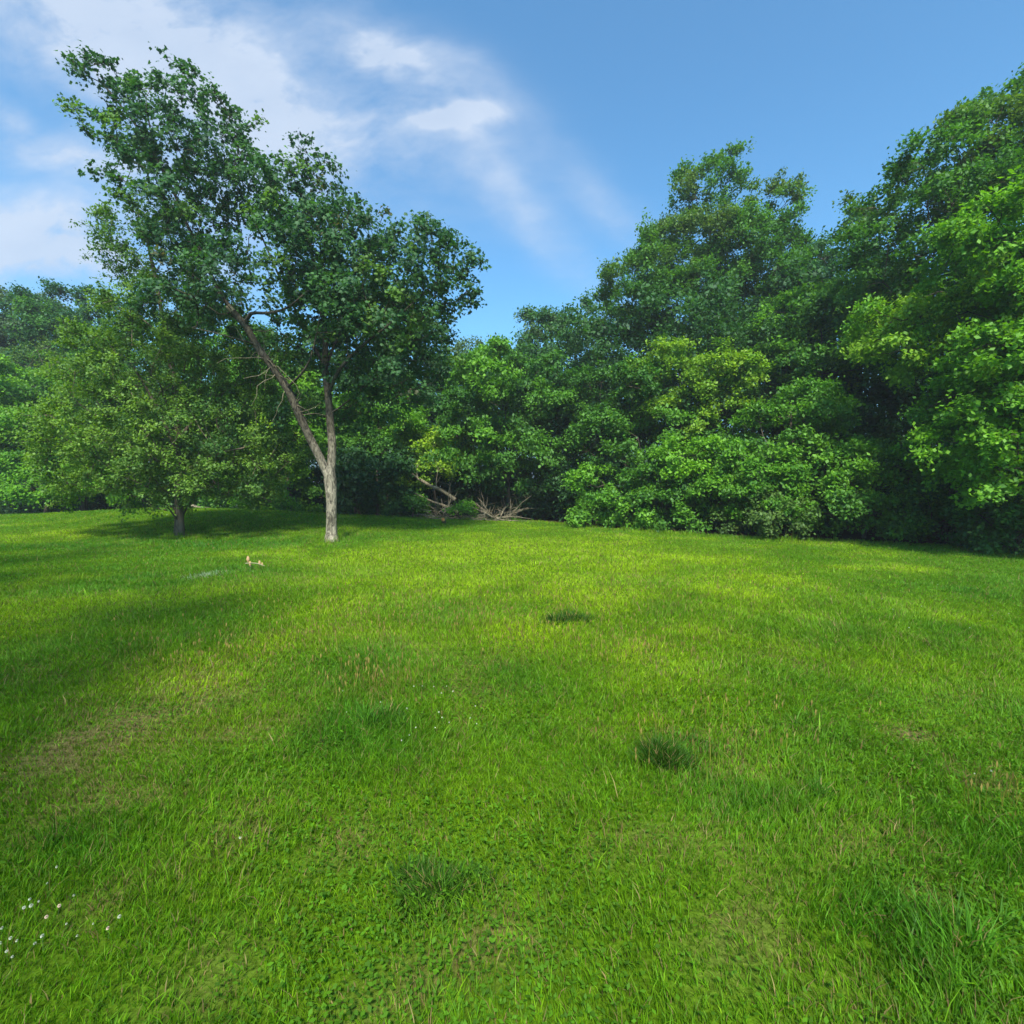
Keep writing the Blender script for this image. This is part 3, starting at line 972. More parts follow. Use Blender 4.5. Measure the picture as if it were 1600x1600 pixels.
# ------------------------------------------------------------------ the pear tree on the rise
def build_pear():
    bx, by = on_ground(280, 836)
    D, bz = by, gz(bx, by)
    org = (bx, by, bz)
    root = empty('pear_tree', org, 'broad small-leaved tree with straight brown trunk on the grassy rise', 'tree')
    sk = Skeleton()
    Q = lambda px, py, dd=0: P(px, py, D + dd)
    t = sk.path([np.array([bx, by, bz - .2]), Q(280, 800), Q(279, 760), Q(278, 690), Q(272, 600), Q(255, 500), Q(235, 400), Q(225, 350)], .135, .03, step=.3)
    flare(t, sk, .13, bz)
    for (a, b, z, dd) in ((200, 560, 700, -1.0), (370, 600, 700, .6), (180, 690, 740, .4), (380, 700, 745, -.8), (290, 560, 690, 1.5), (250, 600, 710, -1.6)):
        n = sk.nearest(Q(279, z))
        sk.path([sk.pos[n], (sk.pos[n] + Q(a, b, dd)) / 2 + (0, 0, .2), Q(a, b, dd)], .07, .02, start=n, step=.35)
    e = [(265, 690, 165, 95, 0, 2.9), (170, 705, 95, 70, -.2, 1.8), (375, 690, 90, 95, .4, 2.0), (250, 590, 120, 90, 0, 2.5), (340, 590, 90, 80, .5, 2.0), (265, 500, 95, 70, 0, 1.9),
         (240, 420, 62, 75, 0, 1.4), (215, 365, 48, 42, 0, 1.1), (175, 350, 16, 26, 0, .4), (300, 400, 40, 60, .3, 1.2), (130, 740, 50, 40, 0, 1.2), (330, 740, 90, 40, -.5, 1.8), (215, 745, 90, 38, -.8, 1.6), (190, 325, 8, 14, 0, .2)]
    E = [ell(a, b, c_, d_, D + dd, rd) for (a, b, c_, d_, dd, rd) in e]
    c, out = boughs(E, .76, .22, 9000)
    sk.reach(c, step=.45, lift=.9)
    low = np.clip((Q(0, 470)[2] - c[:, 2]) / 2.0, 0, 1)
    left = np.clip((Q(300, 0)[0] - c[:, 0]) / 3.0, 0, 1)
    c1, c2 = np.array((.034, .105, .014)), np.array((.150, .275, .022))
    tone = np.clip(rng.normal(.24, .20, len(c)) + .22 * low + .25 * left * low, 0, 1)
    rr = .5 * rng.uniform(.7, 1.3, len(c))
    pos, ax, nr, sz, col, bc, tips = spray(c, out, rr, 420, 8, .95, .3, c1, c2, .080, tone, up=.55)
    leaf_mesh('crown', pos, ax, nr, sz, col, 'ovate', M_LEAF, root, org)
    tb = Tubes()
    sk.tubes(tb, tip=.009, k_big=12)
    for i in range(len(c)):
        for j in range(0, 7, 2):
            tb.add([c[i], bc[i, j], (bc[i, j] + tips[i, j]) / 2, tips[i, j]], [.008, .007, .005, .003], 3)
    tb.build('trunk', M_BARK_BROWN, root, org)


build_pear()

# ------------------------------------------------------------------ the wood: base px, crowns (px, py, half w, half h, depth, half depth m)
# --- left, behind the rise
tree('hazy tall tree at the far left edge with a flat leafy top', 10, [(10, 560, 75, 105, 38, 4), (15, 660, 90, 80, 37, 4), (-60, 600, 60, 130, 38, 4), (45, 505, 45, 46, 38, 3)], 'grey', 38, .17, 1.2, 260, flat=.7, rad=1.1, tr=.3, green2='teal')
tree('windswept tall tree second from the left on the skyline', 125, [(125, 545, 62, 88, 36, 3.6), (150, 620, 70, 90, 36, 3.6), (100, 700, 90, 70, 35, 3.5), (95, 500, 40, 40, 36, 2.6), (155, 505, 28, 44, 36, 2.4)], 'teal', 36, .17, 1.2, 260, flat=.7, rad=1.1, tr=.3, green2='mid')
tree('dark rounded tree half hidden behind the small-leaved tree', 215, [(215, 600, 60, 100, 33, 3.2), (230, 700, 80, 80, 33, 3)], 'mid', 33, .17, 1.35, 240, rad=1.0, tr=.25)
tree('nearly bare brownish tree among green ones at the left', 72, [(72, 585, 42, 48, 31, 1.8)], 'olive', 31, .12, .9, 34, twigs=6, rad=.8, tr=.14, bark=M_BARK_BROWN)
tree('bright tree with tiered boughs at the left edge', -25, [(-10, 590, 50, 40, 26, 2), (10, 650, 55, 30, 25.5, 2), (-20, 700, 70, 40, 26, 2.4), (-60, 640, 60, 90, 26, 2.6), (30, 735, 48, 16, 25, 1.6)], 'bright', 26, .15, 1.0, 220, flat=.35, rad=.9, tr=.2)
tree('low spreading bright green sapling above the dark gap at left', 70, [(70, 755, 55, 22, 25, 1.8), (120, 770, 40, 14, 24.5, 1.2), (20, 765, 30, 12, 25, 1.2)], 'bright', 25.5, .14, .85, 200, flat=.35, rad=.8, tr=.09, name='sapling', cat='sapling')
tree('mid green tree with shaded base left of the small-leaved tree', 130, [(120, 640, 60, 46, 29, 2.6), (150, 700, 70, 60, 29, 2.6), (60, 690, 60, 40, 29, 2.4)], 'mid', 29, .16, 1.1, 230, rad=.9, tr=.2, flat=.45)
# --- between the pear and the maple
tree('dense tree filling the gap between the two lawn trees', 410, [(410, 660, 60, 90, 27.5, 2.8), (385, 740, 55, 55, 27, 2), (350, 560, 70, 80, 29, 2.6)], 'mid', 27.5, .14, 1.0, 230, rad=.85, tr=.2, green2='bright')
tree('sunlit yellowish tree just left of the forked trunk', 455, [(450, 700, 50, 60, 25.5, 2), (440, 770, 55, 35, 25, 1.8), (455, 620, 45, 60, 26.5, 2)], 'bright', 25.5, .13, .9, 220, rad=.75, tr=.14, green2='yellow')
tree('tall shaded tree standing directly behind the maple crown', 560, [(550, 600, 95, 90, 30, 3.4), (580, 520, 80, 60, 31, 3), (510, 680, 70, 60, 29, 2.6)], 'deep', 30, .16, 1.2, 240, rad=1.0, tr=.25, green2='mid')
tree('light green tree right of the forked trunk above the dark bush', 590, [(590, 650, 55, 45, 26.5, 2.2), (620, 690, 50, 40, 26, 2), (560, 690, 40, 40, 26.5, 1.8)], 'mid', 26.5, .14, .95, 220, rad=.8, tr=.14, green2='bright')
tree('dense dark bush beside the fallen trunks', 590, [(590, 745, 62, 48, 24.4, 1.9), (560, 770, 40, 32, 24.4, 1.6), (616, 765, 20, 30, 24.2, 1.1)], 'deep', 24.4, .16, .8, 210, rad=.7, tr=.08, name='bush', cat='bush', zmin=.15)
tree('small leafy shrub at the lawn edge under the fallen trunks', 640, [(640, 795, 26, 22, 23.4, .9)], 'mid', 23.4, .11, .5, 130, rad=.5, tr=.03, name='shrub', cat='shrub', zmin=.1, green2='bright')
tree('yellow-green young tree above the fallen trunks', 680, [(650, 700, 24, 34, 25.6, 1.1), (690, 695, 32, 36, 25.6, 1.3), (670, 735, 40, 20, 25.4, 1.2)], 'yellow', 25.6, .14, .75, 170, rad=.6, tr=.08, name='sapling', cat='sapling')
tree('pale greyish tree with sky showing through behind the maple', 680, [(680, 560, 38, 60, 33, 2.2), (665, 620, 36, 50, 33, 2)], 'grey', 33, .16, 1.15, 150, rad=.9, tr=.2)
tree('dark narrow tree in shade behind the young yellow-green tree', 720, [(715, 620, 40, 60, 31, 2.4), (715, 700, 40, 60, 30, 2.2)], 'deep', 31, .16, 1.1, 240, rad=.95, tr=.2)
# --- centre
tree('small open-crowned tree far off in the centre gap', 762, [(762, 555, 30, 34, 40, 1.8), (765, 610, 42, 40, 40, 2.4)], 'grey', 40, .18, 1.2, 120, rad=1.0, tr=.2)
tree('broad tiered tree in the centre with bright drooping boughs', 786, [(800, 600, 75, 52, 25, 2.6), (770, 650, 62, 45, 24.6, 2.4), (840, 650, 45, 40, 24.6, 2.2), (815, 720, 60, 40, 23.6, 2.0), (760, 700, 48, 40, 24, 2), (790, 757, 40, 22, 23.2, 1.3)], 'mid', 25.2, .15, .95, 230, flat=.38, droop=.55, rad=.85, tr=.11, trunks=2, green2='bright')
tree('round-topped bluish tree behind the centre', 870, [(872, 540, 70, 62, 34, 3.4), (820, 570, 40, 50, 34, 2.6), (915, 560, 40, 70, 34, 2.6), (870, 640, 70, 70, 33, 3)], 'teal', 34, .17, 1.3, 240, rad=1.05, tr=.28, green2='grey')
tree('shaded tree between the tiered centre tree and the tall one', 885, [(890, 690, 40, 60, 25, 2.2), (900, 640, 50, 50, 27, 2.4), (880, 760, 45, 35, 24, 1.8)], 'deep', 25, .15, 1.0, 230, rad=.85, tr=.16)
# --- right of centre
tree('tallest open-crowned tree right of centre against the sky', 1110, [(1115, 328, 48, 44, 28, 2.2), (1190, 368, 44, 42, 28, 2.2), (1080, 400, 80, 60, 28, 3), (1160, 430, 75, 70, 28, 3), (1000, 460, 55, 55, 28, 2.6), (1070, 490, 95, 60, 28, 3.2), (1185, 500, 50, 60, 28, 2.6), (1225, 335, 14, 30, 28, .8), (1085, 285, 12, 18, 28, .6), (1135, 270, 12, 14, 28, .6), (970, 500, 30, 40, 28, 1.6)],
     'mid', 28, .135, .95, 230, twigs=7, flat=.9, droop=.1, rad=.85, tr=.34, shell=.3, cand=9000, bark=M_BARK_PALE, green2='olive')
tree('yellow-green tree with lit top in front of the tallest tree', 1085, [(1035, 580, 42, 34, 22, 1.6), (1110, 590, 56, 34, 21.5, 1.8), (1080, 640, 70, 40, 22, 2.2)], 'yellow', 22.4, .12, .75, 190, rad=.65, tr=.14, flat=.6, green2='bright')
tree('wide dark-hollowed tree under the yellow-green top', 1000, [(965, 610, 55, 50, 23.5, 2.4), (960, 690, 60, 50, 22.5, 2.2), (1030, 700, 60, 50, 21.5, 2.2), (1100, 690, 50, 40, 22, 2)], 'mid', 23, .14, .95, 220, rad=.8, tr=.2, flat=.45)
tree('drooping leafy shrub at the lawn edge below the centre right trees', 960, [(950, 775, 48, 44, 20.6, 1.5), (1000, 790, 60, 36, 19.4, 1.4), (920, 800, 30, 22, 20.6, 1.0)], 'bright', 20.6, .12, .65, 180, rad=.6, tr=.06, name='shrub', cat='shrub', zmin=.1, flat=.5, green2='mid')
tree('rounded shrub just left of the dark opening with a thin trunk', 1040, [(1040, 770, 46, 46, 19.2, 1.5), (1050, 810, 40, 20, 18.6, 1.0)], 'mid', 19.2, .12, .65, 180, rad=.6, tr=.05, name='shrub', cat='shrub', zmin=.1, green2='bright')
tree('young tree with thin bare trunk beside the dark opening', 1078, [(1100, 740, 48, 24, 18.4, 1.2), (1070, 715, 40, 22, 18.6, 1.1)], 'bright', 18.6, .12, .6, 150, flat=.35, rad=.6, tr=.05, name='sapling', cat='sapling')
tree('shrub right of the dark opening with low drooping leaves', 1130, [(1135, 765, 36, 40, 17.8, 1.3), (1130, 805, 36, 24, 17.2, .9)], 'mid', 17.8, .115, .6, 170, rad=.55, tr=.05, name='shrub', cat='shrub', zmin=.1, green2='bright')
tree('dark pointed tree between the two tall ones', 1300, [(1325, 400, 26, 46, 27, 1.6), (1280, 425, 40, 40, 27, 2), (1320, 470, 70, 50, 27, 2.8), (1250, 480, 50, 50, 27, 2.4)], 'teal', 27, .14, 1.0, 190, rad=.85, tr=.22)
tree('full green maple-like tree under the dark pointed tree', 1270, [(1330, 490, 70, 46, 21, 2.2), (1270, 530, 70, 60, 21.5, 2.4), (1230, 600, 60, 60, 21, 2.2), (1320, 570, 60, 45, 20, 2)], 'mid', 21.5, .13, .9, 220, rad=.75, tr=.2, green2='bright', flat=.45)
tree('shaded tree trunk and boughs behind the tiered shrubs at right', 1190, [(1190, 560, 50, 60, 24, 2.4), (1180, 640, 50, 60, 23, 2.2)], 'deep', 24, .14, 1.0, 220, rad=.85, tr=.2)
tree('vine-covered bright mound of leaves right of centre', 1230, [(1215, 690, 60, 52, 17.8, 1.7), (1180, 740, 45, 55, 17.4, 1.4), (1265, 650, 50, 36, 18, 1.4), (1260, 740, 60, 50, 17, 1.5)], 'bright', 17.8, .115, .62, 180, rad=.58, tr=.1, flat=.5, green2='mid')
tree('tiered shrub with tan-flecked leaves above the dark lawn edge', 1350, [(1340, 745, 80, 42, 16, 1.4), (1300, 790, 85, 32, 15.6, 1.2), (1395, 800, 70, 32, 15.2, 1.2)], 'mid', 16, .105, .58, 180, rad=.55, tr=.07, flat=.4, green2='bright', name='shrub', cat='shrub', zmin=.5)
tree('low shrub at the lawn edge under the vine-covered mound', 1190, [(1195, 800, 50, 30, 16.2, 1.1)], 'olive', 16.4, .10, .55, 170, rad=.5, tr=.04, name='shrub', cat='shrub', zmin=.3, green2='mid')
tree('deep shaded tree behind the dark hollow at right', 1400, [(1400, 640, 80, 60, 22, 2.4), (1400, 720, 90, 60, 22, 2.4), (1480, 660, 80, 100, 21, 2.4)], 'deep', 22, .14, 1.0, 200, rad=.85, tr=.2)
# --- right
tree('huge dark tree rising to the upper right corner', 1500, [(1575, 172, 36, 46, 17, 1.8), (1500, 245, 70, 50, 17, 2.2), (1570, 260, 90, 80, 17, 2.6), (1440, 290, 62, 52, 17, 2.2), (1420, 370, 60, 50, 17, 2.2), (1500, 360, 90, 70, 17, 2.6), (1400, 430, 50, 40, 17, 1.8), (1460, 450, 90, 50, 17, 2.4), (1640, 200, 60, 100, 17, 2.4)],
     'mid', 17, .115, .8, 190, rad=.7, tr=.32, flat=.6, cand=9000, green2='olive')
tree('tree with long yellowish horizontal boughs near the right edge', 1480, [(1400, 500, 60, 22, 14.6, 1.2), (1480, 490, 60, 26, 14, 1.4), (1500, 560, 60, 24, 13.6, 1.2), (1440, 545, 55, 18, 14, 1.0), (1380, 530, 40, 16, 15, 1.0), (1530, 430, 50, 40, 14, 1.4)], 'bright', 15, .10, .6, 170, flat=.3, droop=.5, rad=.6, tr=.14, green2='yellow')
tree('large bright green tree filling the right edge', 1640, [(1600, 360, 90, 56, 12, 1.8), (1620, 470, 90, 60, 12, 2), (1590, 560, 80, 50, 11.6, 1.8), (1610, 660, 90, 60, 11.6, 1.8), (1560, 610, 60, 40, 11.6, 1.4), (1580, 740, 80, 50, 11.8, 1.6), (1700, 550, 100, 200, 12, 2.2), (1550, 690, 60, 26, 11.4, 1.2)],
     'bright', 12.6, .105, .6, 190, rad=.55, tr=.2, flat=.45, cand=9000)
tree('dark green shrub low in the right corner of the wood', 1590, [(1580, 815, 70, 42, 12.6, 1.1), (1650, 800, 60, 60, 12, 1.2)], 'mid', 12.8, .10, .55, 170, rad=.5, tr=.05, name='shrub', cat='shrub', zmin=.15, flat=.45)
tree('small shaded shrub left of the large bright tree', 1490, [(1480, 800, 46, 44, 14.2, 1.1), (1510, 760, 36, 40, 14, 1.0)], 'mid', 14.6, .10, .55, 170, rad=.5, tr=.05, name='shrub', cat='shrub', zmin=.2, green2='mid')


# ------------------------------------------------------------------ unseen trees added outside the view to shade the near left lawn
tree('unseen broad tree added behind the left of the view to shade the near grass', 0, [(-7.8, -1.2, 7.5, 4.4, 3.4, 2.2)], 'mid', -1.2, .15, 1.2, 70, rad=.9, tr=.2, org_x=-8.2)
tree('unseen small tree added behind the viewpoint to shade the near left corner', 0, [(-4.6, -4.8, 7.0, 3.0, 2.8, 2.0)], 'mid', -4.8, .15, 1.15, 95, rad=.9, tr=.14, org_x=-4.6)
tree('unseen tree added at the left side of the lawn for its shade', 0, [(-11.8, 4, 7.2, 3.2, 2.8, 2.2)], 'mid', 4, .15, 1.25, 62, rad=.9, tr=.2, org_x=-12.2)


# ------------------------------------------------------------------ the wood beyond: one mass
def build_far_wood():
    n = 6500
    x = rng.uniform(-62, 52, n)
    t = rng.uniform(0, 1, n)
    e = edge_y(x)
    y = e + 6 + t * 18
    y = np.where(x > 8, e + 7 + t * 18, y)
    z = ground(x, y) + rng.uniform(0, 1, n) ** .8 * (7.0 + 3.5 * vnoise(x * .12, y * .1, 3) + 2.0 * (1 - np.exp(-((x + 1.5) / 6) ** 2)))
    c = np.stack([x, y, z], -1)
    out = norm(rng.normal(0, .5, (n, 3)) + np.array([0, -1, .3]))
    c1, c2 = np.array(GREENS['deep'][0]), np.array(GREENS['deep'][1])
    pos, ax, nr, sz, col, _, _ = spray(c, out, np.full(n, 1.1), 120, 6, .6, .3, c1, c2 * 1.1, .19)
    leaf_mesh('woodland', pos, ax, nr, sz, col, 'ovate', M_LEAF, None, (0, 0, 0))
    o = bpy.data.objects['woodland']
    tag(o, 'dark mass of woodland foliage behind the front trees', 'woodland', kind='stuff')
    # undergrowth along the edge
    n = 3000
    x = rng.uniform(-40, 24, n)
    y = edge_y(x) + rng.uniform(2.2, 8, n)
    z = ground(x, y) + rng.uniform(.1, 2.6, n) 
    m_ = 1300      # deeper and taller behind the right side
    x2 = rng.uniform(4, 30, m_); y2 = edge_y(x2) + rng.uniform(5, 12, m_); z2 = ground(x2, y2) + rng.uniform(1, 8.5, m_)
    x, y, z = np.concatenate([x, x2]), np.concatenate([y, y2]), np.concatenate([z, z2]); n += m_
    c = np.stack([x, y, z], -1)
    out = norm(rng.normal(0, .5, (n, 3)) + np.array([0, -.3, .6]))
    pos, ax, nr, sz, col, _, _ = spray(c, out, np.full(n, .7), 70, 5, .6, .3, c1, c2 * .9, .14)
    leaf_mesh('undergrowth', pos, ax, nr, sz, col, 'ovate', M_LEAF, None, (0, 0, 0))
    tag(bpy.data.objects['undergrowth'], 'dark tangled undergrowth on the floor of the wood', 'undergrowth', kind='stuff')


build_far_wood()


# ------------------------------------------------------------------ fallen timber and brush
def branch_rec(tb, s, d, L_, r, depth):
    pts = [s]; rad = [r]
    for k in range(5):
        d = norm(d + rng.normal(0, .16, 3))
        p = pts[-1] + d * L_ / 5
        p[2] = max(p[2], gz(p[0], p[1]) + .03)
        pts.append(p); rad.append(r * (1 - .15 * (k + 1)))
    tb.add(pts, rad, 5)
    if depth:
        for _ in range(3):
            i = rng.integers(1, 5)
            branch_rec(tb, pts[i], norm(d + rng.normal(0, .7, 3) + np.array([0, 0, .12])), L_ * rng.uniform(.35, .65), rad[i] * .6, depth - 1)


def fallen(label, a, b, r0, r1, branches=()):
    org = b.copy()
    root = empty('fallen_tree', tuple(org), label, 'fallen tree', 'fallen trees leaning in the wood edge')
    tb = Tubes()
    mid = (a + b) / 2 + (0, 0, -.05)
    q = resample([b, b * .7 + a * .3 + rng.normal(0, .03, 3), mid, a], .2)
    tb.add(q, np.linspace(r0, r1, len(q)) * rng.uniform(.93, 1.07, len(q)), 10, cap=True)
    tb.build('log', M_WOOD, root, org)
    for (f, dx, dz, L_) in branches:
        tb = Tubes()
        s = b + (a - b) * f
        branch_rec(tb, s, norm(np.array([dx, rng.normal(0, .3), dz])), L_, .025, 1)
        tb.build('branch', M_WOOD, root, org)


fallen('thick pale fallen trunk leaning from the bushes down to the brush pile', P(628, 731, 23.9), P(712, 781, 23.0), .085, .06, ((.35, .1, 1, 1.0), (.7, -.2, .9, .8), (.1, .25, 1, 1.3)))
fallen('thinner mossy fallen trunk lying just below the thick one', P(636, 765, 23.6), P(716, 800, 22.9), .055, .04, ((.2, .3, .5, .6),))
fallen('short pale log lying behind the rise beside the small-leaved tree', P(300, 790, 25.2), P(330, 796, 25.0), .09, .07)


def brush(label, px, py, d, wpx, n, hh):
    c = P(px, py, d)
    c[2] = gz(c[0], c[1])
    root = empty('brush_pile', tuple(c), label, 'brush pile', 'piles of dead branches at the wood edge')
    tb = Tubes()
    w = wpx / 800 * d
    for _ in range(n):
        s = c + np.array([rng.uniform(-w, w), rng.uniform(-.6, .6), rng.uniform(.02, hh)])
        branch_rec(tb, s, norm(np.array([rng.normal(0, 1), rng.normal(0, .5), rng.normal(.1, .28)])), rng.uniform(.6, 1.5), rng.uniform(.015, .035), 1)
    tb.build('dead_branch', M_WOOD, root, c)


brush('tangle of grey dead branches under the two fallen trunks', 694, 806, 22.6, 16, 30, .45)
brush('low heap of bare brushwood right of the small green bush', 776, 813, 22.6, 24, 40, .22)
tree('small green bush between the two brush piles', 724, [(722, 797, 17, 14, 22.2, .5)], 'bright', 22.2, .10, .34, 110, rad=.34, tr=.02, name='bush', cat='bush', zmin=.05, green2='mid')


def stump():
    x, y = on_ground(693, 818)
    z = gz(x, y)
    root = empty('stump', (x, y, z), 'short cut stump with reddish sawn face by the brush pile', 'stump')
    tb = Tubes()
    tb.add([(0, .25, .02), (0, .1, .12), (0, -.12, .16)], [.08, .075, .07], 12, cap=False)
    tb.build('log', M_WOOD, root)
    m = bark_material('fresh_cut_wood', (.45, .17, .05), (.65, .30, .12), 14, 1, .1)
    tb = Tubes()
    tb.add([(0, -.118, .16), (0, -.126, .161)], [.068, .066], 12, cap=True)
    tb.build('cut_face', m, root)


stump()


# ------------------------------------------------------------------ grass tufts
def tuft(label, px, py, rpx, n, h, dark=1.25):
    x0, y0 = on_ground(px, py)
    r = rpx / 800 * y0
    z0 = gz(x0, y0)
    a = rng.uniform(0, 2 * np.pi, n); q = np.sqrt(rng.uniform(0, 1, n)) * r * rng.uniform(.3, 1.5, n)
    x = x0 + np.cos(a) * q; y = y0 + np.sin(a) * q * .75
    k5 = rng.integers(0, 7, n); ox = rng.normal(0, .42, 7) * r; oy = rng.normal(0, .3, 7) * r; hs = rng.uniform(.6, 1.2, 7)
    x = x0 + (x - x0) * .62 + ox[k5]; y = y0 + (y - y0) * .62 + oy[k5]
    la = .15 + q / r * .5 + rng.uniform(0, .3, n)
    hh = h * rng.uniform(.5, 1.15, n) * (1.1 - .5 * q / r)
    hh = hh * hs[k5]
    a = a + rng.normal(0, .9, n)
    c = np.array([.042, .125, .006]) * dark * rng.uniform(.6, 1.4, (n, 1))
    c = np.where(rng.uniform(0, 1, (n, 1)) < .06, np.array([.26, .20, .08]), c)
    V, Q, T, C = blades(x, y, hh, np.full(n, .0045 + .0007 * y0), (np.cos(a) * la, np.sin(a) * la), c)
    me = np_mesh('grass_tuft', V - np.array([x0, y0, z0]), [Q, T], C)
    o = link('grass_tuft', me, M_GRASS)
    o.location = (x0, y0, z0)
    tag(o, label, 'grass tuft', 'dark tufts of taller grass in the lawn')


tuft('dark blue-green grass tuft standing right of the centre of the lawn', 1045, 1192, 46, 1600, .14, .8)
tuft('large dark grass tuft in the near middle of the lawn', 672, 1392, 72, 3000, .095, .85)
tuft('distant small dark grass tuft in the yellowish middle lawn', 890, 972, 40, 800, .13, .75)
tuft('tuft of broad light blades at the near right corner', 1500, 1490, 90, 420, .17, 1.5)
tuft('light tuft of long blades between the clover blooms at mid lawn', 600, 1130, 42, 500, .15, 1.3)
tuft('small light grass tuft below right of the dark tuft', 1280, 1250, 22, 130, .12, 1.4)


# ------------------------------------------------------------------ clover flowers
def simple_mat(name, c, rough=.8):
    m, N, L = new_mat(name)
    out = N('ShaderNodeOutputMaterial'); p = N('ShaderNodeBsdfPrincipled')
    p.inputs['Roughness'].default_value = rough
    tc = N('ShaderNodeTexCoord'); n = N('ShaderNodeTexNoise'); n.inputs['Scale'].default_value = 60
    L(tc.outputs['Object'], n.inputs['Vector'])
    cr = N('ShaderNodeValToRGB')
    cr.color_ramp.elements[0].color = (*[v * .7 for v in c], 1); cr.color_ramp.elements[1].color = (*[min(1, v * 1.15) for v in c], 1)
    cr.color_ramp.elements[0].position = .3; cr.color_ramp.elements[1].position = .7
    L(n.outputs['Fac'], cr.inputs[0]); L(cr.outputs[0], p.inputs['Base Color']); L(p.outputs[0], out.inputs[0])
    return m


M_PETAL = simple_mat('clover_petal', (.42, .46, .34))
M_PINK = simple_mat('clover_petal_pinkish', (.55, .42, .32))
M_STEM = simple_mat('green_stem', (.06, .15, .02))


def flower_meshes(pink):
    V = []; F = []
    n = 0
    m = 46
    for i in range(m):
        z = 1 - 1.55 * (i + .5) / m
        a = i * 2.399963
        rr = math.sqrt(max(0, 1 - z * z))
        d = np.array([math.cos(a) * rr, math.sin(a) * rr, z])
        u = norm(np.cross(d, [0.3, .2, 1.0])); w = np.cross(d, u)
        s = .0032
        b, t = d * .004, d * .0125 + np.array([0, 0, -.001])
        V += [b + u * s * .5, b - u * s * .5, t - u * s * .7 + w * s * .4, t + u * s * .7 - w * s * .4]
        F.append([n, n + 1, n + 2, n + 3]); n += 4
    me = np_mesh('clover_head', np.array(V), [np.array(F)])
    me.materials.append(M_PINK if pink else M_PETAL)
    return me


HEADS = [flower_meshes(False), flower_meshes(True)]
_tb = Tubes(); _tb.add([(0, 0, -.09), (.004, 0, -.045), (0, 0, 0)], [.0013, .0012, .001], 4)
STEM = np_mesh('stem', np.concatenate(_tb.V), _tb.F)
STEM.materials.append(M_STEM)


def flower(px, py, label, pink=False, hz=.065, sc=1.0):
    x, y = on_ground(px, py)
    y2 = y - .0
    z = gz(x, y2)
    o = bpy.data.objects.new('clover_flower', None)
    COL.objects.link(o)
    o.location = (x, y2, z + hz)
    o.scale = (sc * .37,) * 3
    o.rotation_euler = (rng.normal(0, .25), rng.normal(0, .25), rng.uniform(0, 6))
    tag(o, label, 'flower', 'white clover flowers in the lawn')
    for nm, me in (('flower_head', HEADS[pink]), ('stem', STEM)):
        c = bpy.data.objects.new(nm, me)
        COL.objects.link(c)
        c.parent = o


L1 = 'white clover bloom in the loose cluster at the near left corner of the lawn'
for px, py in ((75, 1391), (48, 1418), (62, 1420), (117, 1413), (50, 1430), (105, 1458), (147, 1457), (5, 1467), (18, 1480), (28, 1484), (68, 1478), (56, 1489),
               (12, 1505), (21, 1511), (122, 1476), (90, 1366), (39, 1432), (2, 1488)):
    flower(px, py + 14, L1, sc=rng.uniform(.7, 1.4))
L1b = 'withered pinkish clover bloom among the white ones at near left'
for px, py in ((94, 1428), (74, 1447), (170, 1464)):
    flower(px, py + 14, L1b, True, sc=1.25)
flower(188, 1447 + 14, 'white clover bloom standing at the right end of the near left cluster', sc=1.3)
flower(376, 1317 + 14, 'single white clover bloom alone between the near left cluster and the dark tuft', sc=1.2)
L2 = 'tiny white clover bloom in the scattered patch around the middle of the lawn'
for px, py in ((647, 1077), (660, 1077), (678, 1078), (698, 1077), (743, 1110), (686, 1119), (691, 1128), (702, 1136), (745, 1138), (636, 1113), (650, 1145), (640, 1157), (628, 1165),
               (536, 1085), (542, 1120), (595, 1103), (735, 1129), (680, 1145), (690, 1088), (708, 1086)):
    flower(px, py + 8, L2, sc=rng.uniform(.9, 1.3))
L3 = 'faint white clover bloom far out on the right side of the lawn'
for px, py in ((1378, 938), (1395, 955), (1440, 950), (1500, 930), (1550, 965), (1576, 962), (1515, 985), (1465, 915), (1345, 930), (1420, 985)):
    flower(px, py + 5, L3, sc=1.3)
flower(1548, 1211 + 12, 'white clover bloom at the right edge, the larger of two', sc=1.3)
flower(1522, 1216 + 12, 'white clover bloom at the right edge, the smaller of two', sc=.9)
flower(663, 973 + 6, 'lone pale bloom in the yellowish grass of the middle lawn', sc=1.3)


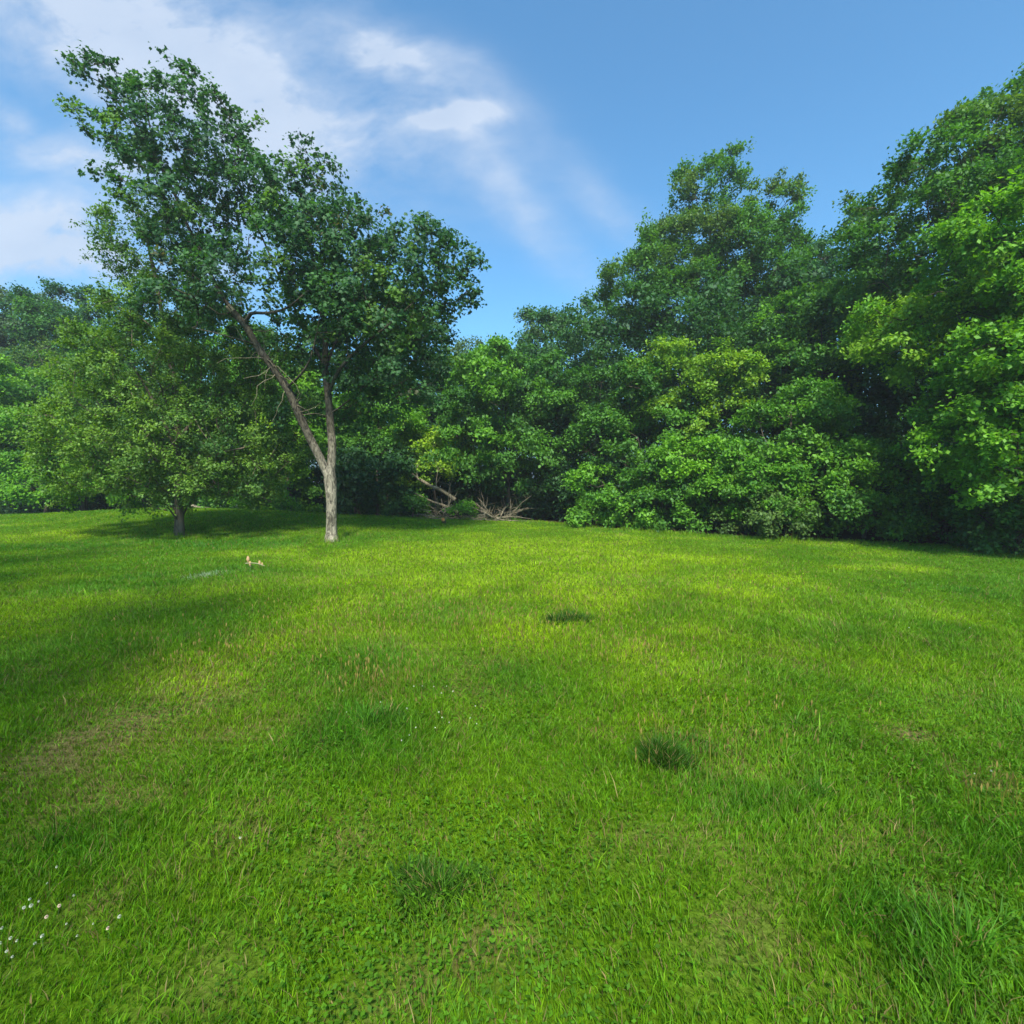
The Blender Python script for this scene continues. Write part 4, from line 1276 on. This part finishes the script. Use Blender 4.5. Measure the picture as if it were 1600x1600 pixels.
# ------------------------------------------------------------------ fallen twig with curled dry leaves
def dry_twig():
    x, y = on_ground(398, 891)
    z = gz(x, y)
    k = y / 800
    root = empty('fallen_twig', (x, y, z), 'broken twig with curled tan dead leaves lying in the shaded grass', 'twig')
    mt = simple_mat('dead_leaf', (.40, .25, .12))
    mg = simple_mat('twig_bark', (.20, .20, .10))
    tb = Tubes()
    a = np.array([-14 * k, 0, .13]); b = np.array([18 * k, -.05, .09])
    tb.add(resample([a, a * .5 + b * .5 + (0, 0, .03), b], .05), np.linspace(.014, .007, len(resample([a, a * .5 + b * .5 + (0, 0, .03), b], .05))), 6)
    tb.build('stem', mg, root)
    for (dx, h, s) in ((-10, 15, 4.6), (-7, 8, 3.8), (8, 9, 3.6), (12, 7, 2.6)):
        # curled sheet: part of a cylinder pinched at the ends
        u = np.linspace(0, 1, 9); v = np.linspace(-1, 1, 9)
        U, W = np.meshgrid(u, v)
        ang = W * 2.0 + .3 * np.sin(U * 5)
        wdt = np.sin(np.pi * np.clip(U, .06, .94)) ** .6
        X_ = np.sin(ang) * wdt * .55 * s * k
        Y_ = -np.cos(ang) * wdt * .45 * s * k
        Z_ = (U - .5) * 2.2 * s * k + .1 * np.sin(W * 6) * s * k
        Vv = np.stack([X_ + dx * k, Y_, Z_ + h * k + .03], -1).reshape(-1, 3)
        i, j = np.meshgrid(np.arange(8), np.arange(8))
        q = (j * 9 + i).ravel()
        me = np_mesh('dead_leaf', Vv, [np.stack([q, q + 1, q + 10, q + 9], -1)], None, True)
        link('dead_leaf', me, mt, root)


dry_twig()

# ------------------------------------------------------------------ seed heads standing above the grass
def seed_heads():
    n = 1500
    x, y = [], []
    for (px, py, a, b, w) in ((830, 985, 140, 50, 260), (590, 1075, 90, 40, 150), (450, 990, 220, 60, 260), (1100, 1150, 160, 70, 110), (640, 960, 150, 50, 260), (300, 1040, 120, 30, 120), (1000, 1020, 80, 30, 120), (1560, 1240, 60, 60, 30), (1000, 930, 260, 40, 300)):
        for _ in range(w):
            gx, gy = on_ground_fast(px + rng.normal(0, a * .6), py + rng.normal(0, b * .6))
            x.append(gx); y.append(gy)
    x = np.array(x); y = np.array(y); n = len(x)
    h = rng.uniform(.12, .21, n)
    a = rng.uniform(0, 6.28, n); la = rng.uniform(.05, .35, n)
    lean = (np.cos(a) * la, np.sin(a) * la)
    c = np.array([.20, .20, .03]) * rng.uniform(.6, 1.2, (n, 1))
    V, Q, T, C = blades(x, y, h, .0028 + .00035 * y, lean, c, bend=.6)
    # spikelets
    tip = V.reshape(n, 5, 3)[:, 4]
    Vs, Cs = [V], [C]
    s = np.stack([np.zeros(n), np.zeros(n), .018 + .0 * y], -1)
    w = (.004 + .0005 * y)[:, None]
    az = rng.uniform(0, 3.14, n); sd = np.stack([np.cos(az), np.sin(az), np.zeros(n)], -1) * w
    V2 = np.stack([tip - s * 1.6, tip - sd, tip + s, tip + sd], 1).reshape(-1, 3)
    Q2 = np.arange(n)[:, None] * 4 + np.arange(4)[None] + len(V)
    C2 = np.repeat(np.array([.27, .205, .06]) * rng.uniform(.6, 1.2, (n, 1)), 4, 0)
    me = np_mesh('seed_heads', np.concatenate([V, V2]), [Q, T, Q2], np.concatenate([C, C2]))
    tag(link('grass_seed_heads', me, M_GRASS), 'tan seed heads standing above the yellowish grass', 'grass', kind='stuff')


def on_ground_fast(px, py):
    x, y, z = pix_dir(px, py)
    t = CAM_H / max(-z, .02)
    return x * t, min(y * t, 30)


seed_heads()


# ------------------------------------------------------------------ the air
def haze():
    x0, x1, y0, y1, z0, z1 = -1700, 1700, -420, 1950, -2.6, 26
    V = np.array([(x, y, z) for x in (x0, x1) for y in (y0, y1) for z in (z0, z1)], float)
    F = np.array([(0, 1, 3, 2), (4, 6, 7, 5), (0, 4, 5, 1), (2, 3, 7, 6), (0, 2, 6, 4), (1, 5, 7, 3)])
    m, N, L = new_mat('thin_air')
    out = N('ShaderNodeOutputMaterial')
    v = N('ShaderNodeVolumePrincipled')
    v.inputs['Color'].default_value = (.80, .90, 1, 1)
    v.inputs['Density'].default_value = .0010
    v.inputs['Anisotropy'].default_value = .2
    L(v.outputs[0], out.inputs['Volume'])
    tag(link('haze', np_mesh('haze', V, [F]), m), 'thin bluish evening haze between the trees', 'haze', kind='stuff')


haze()
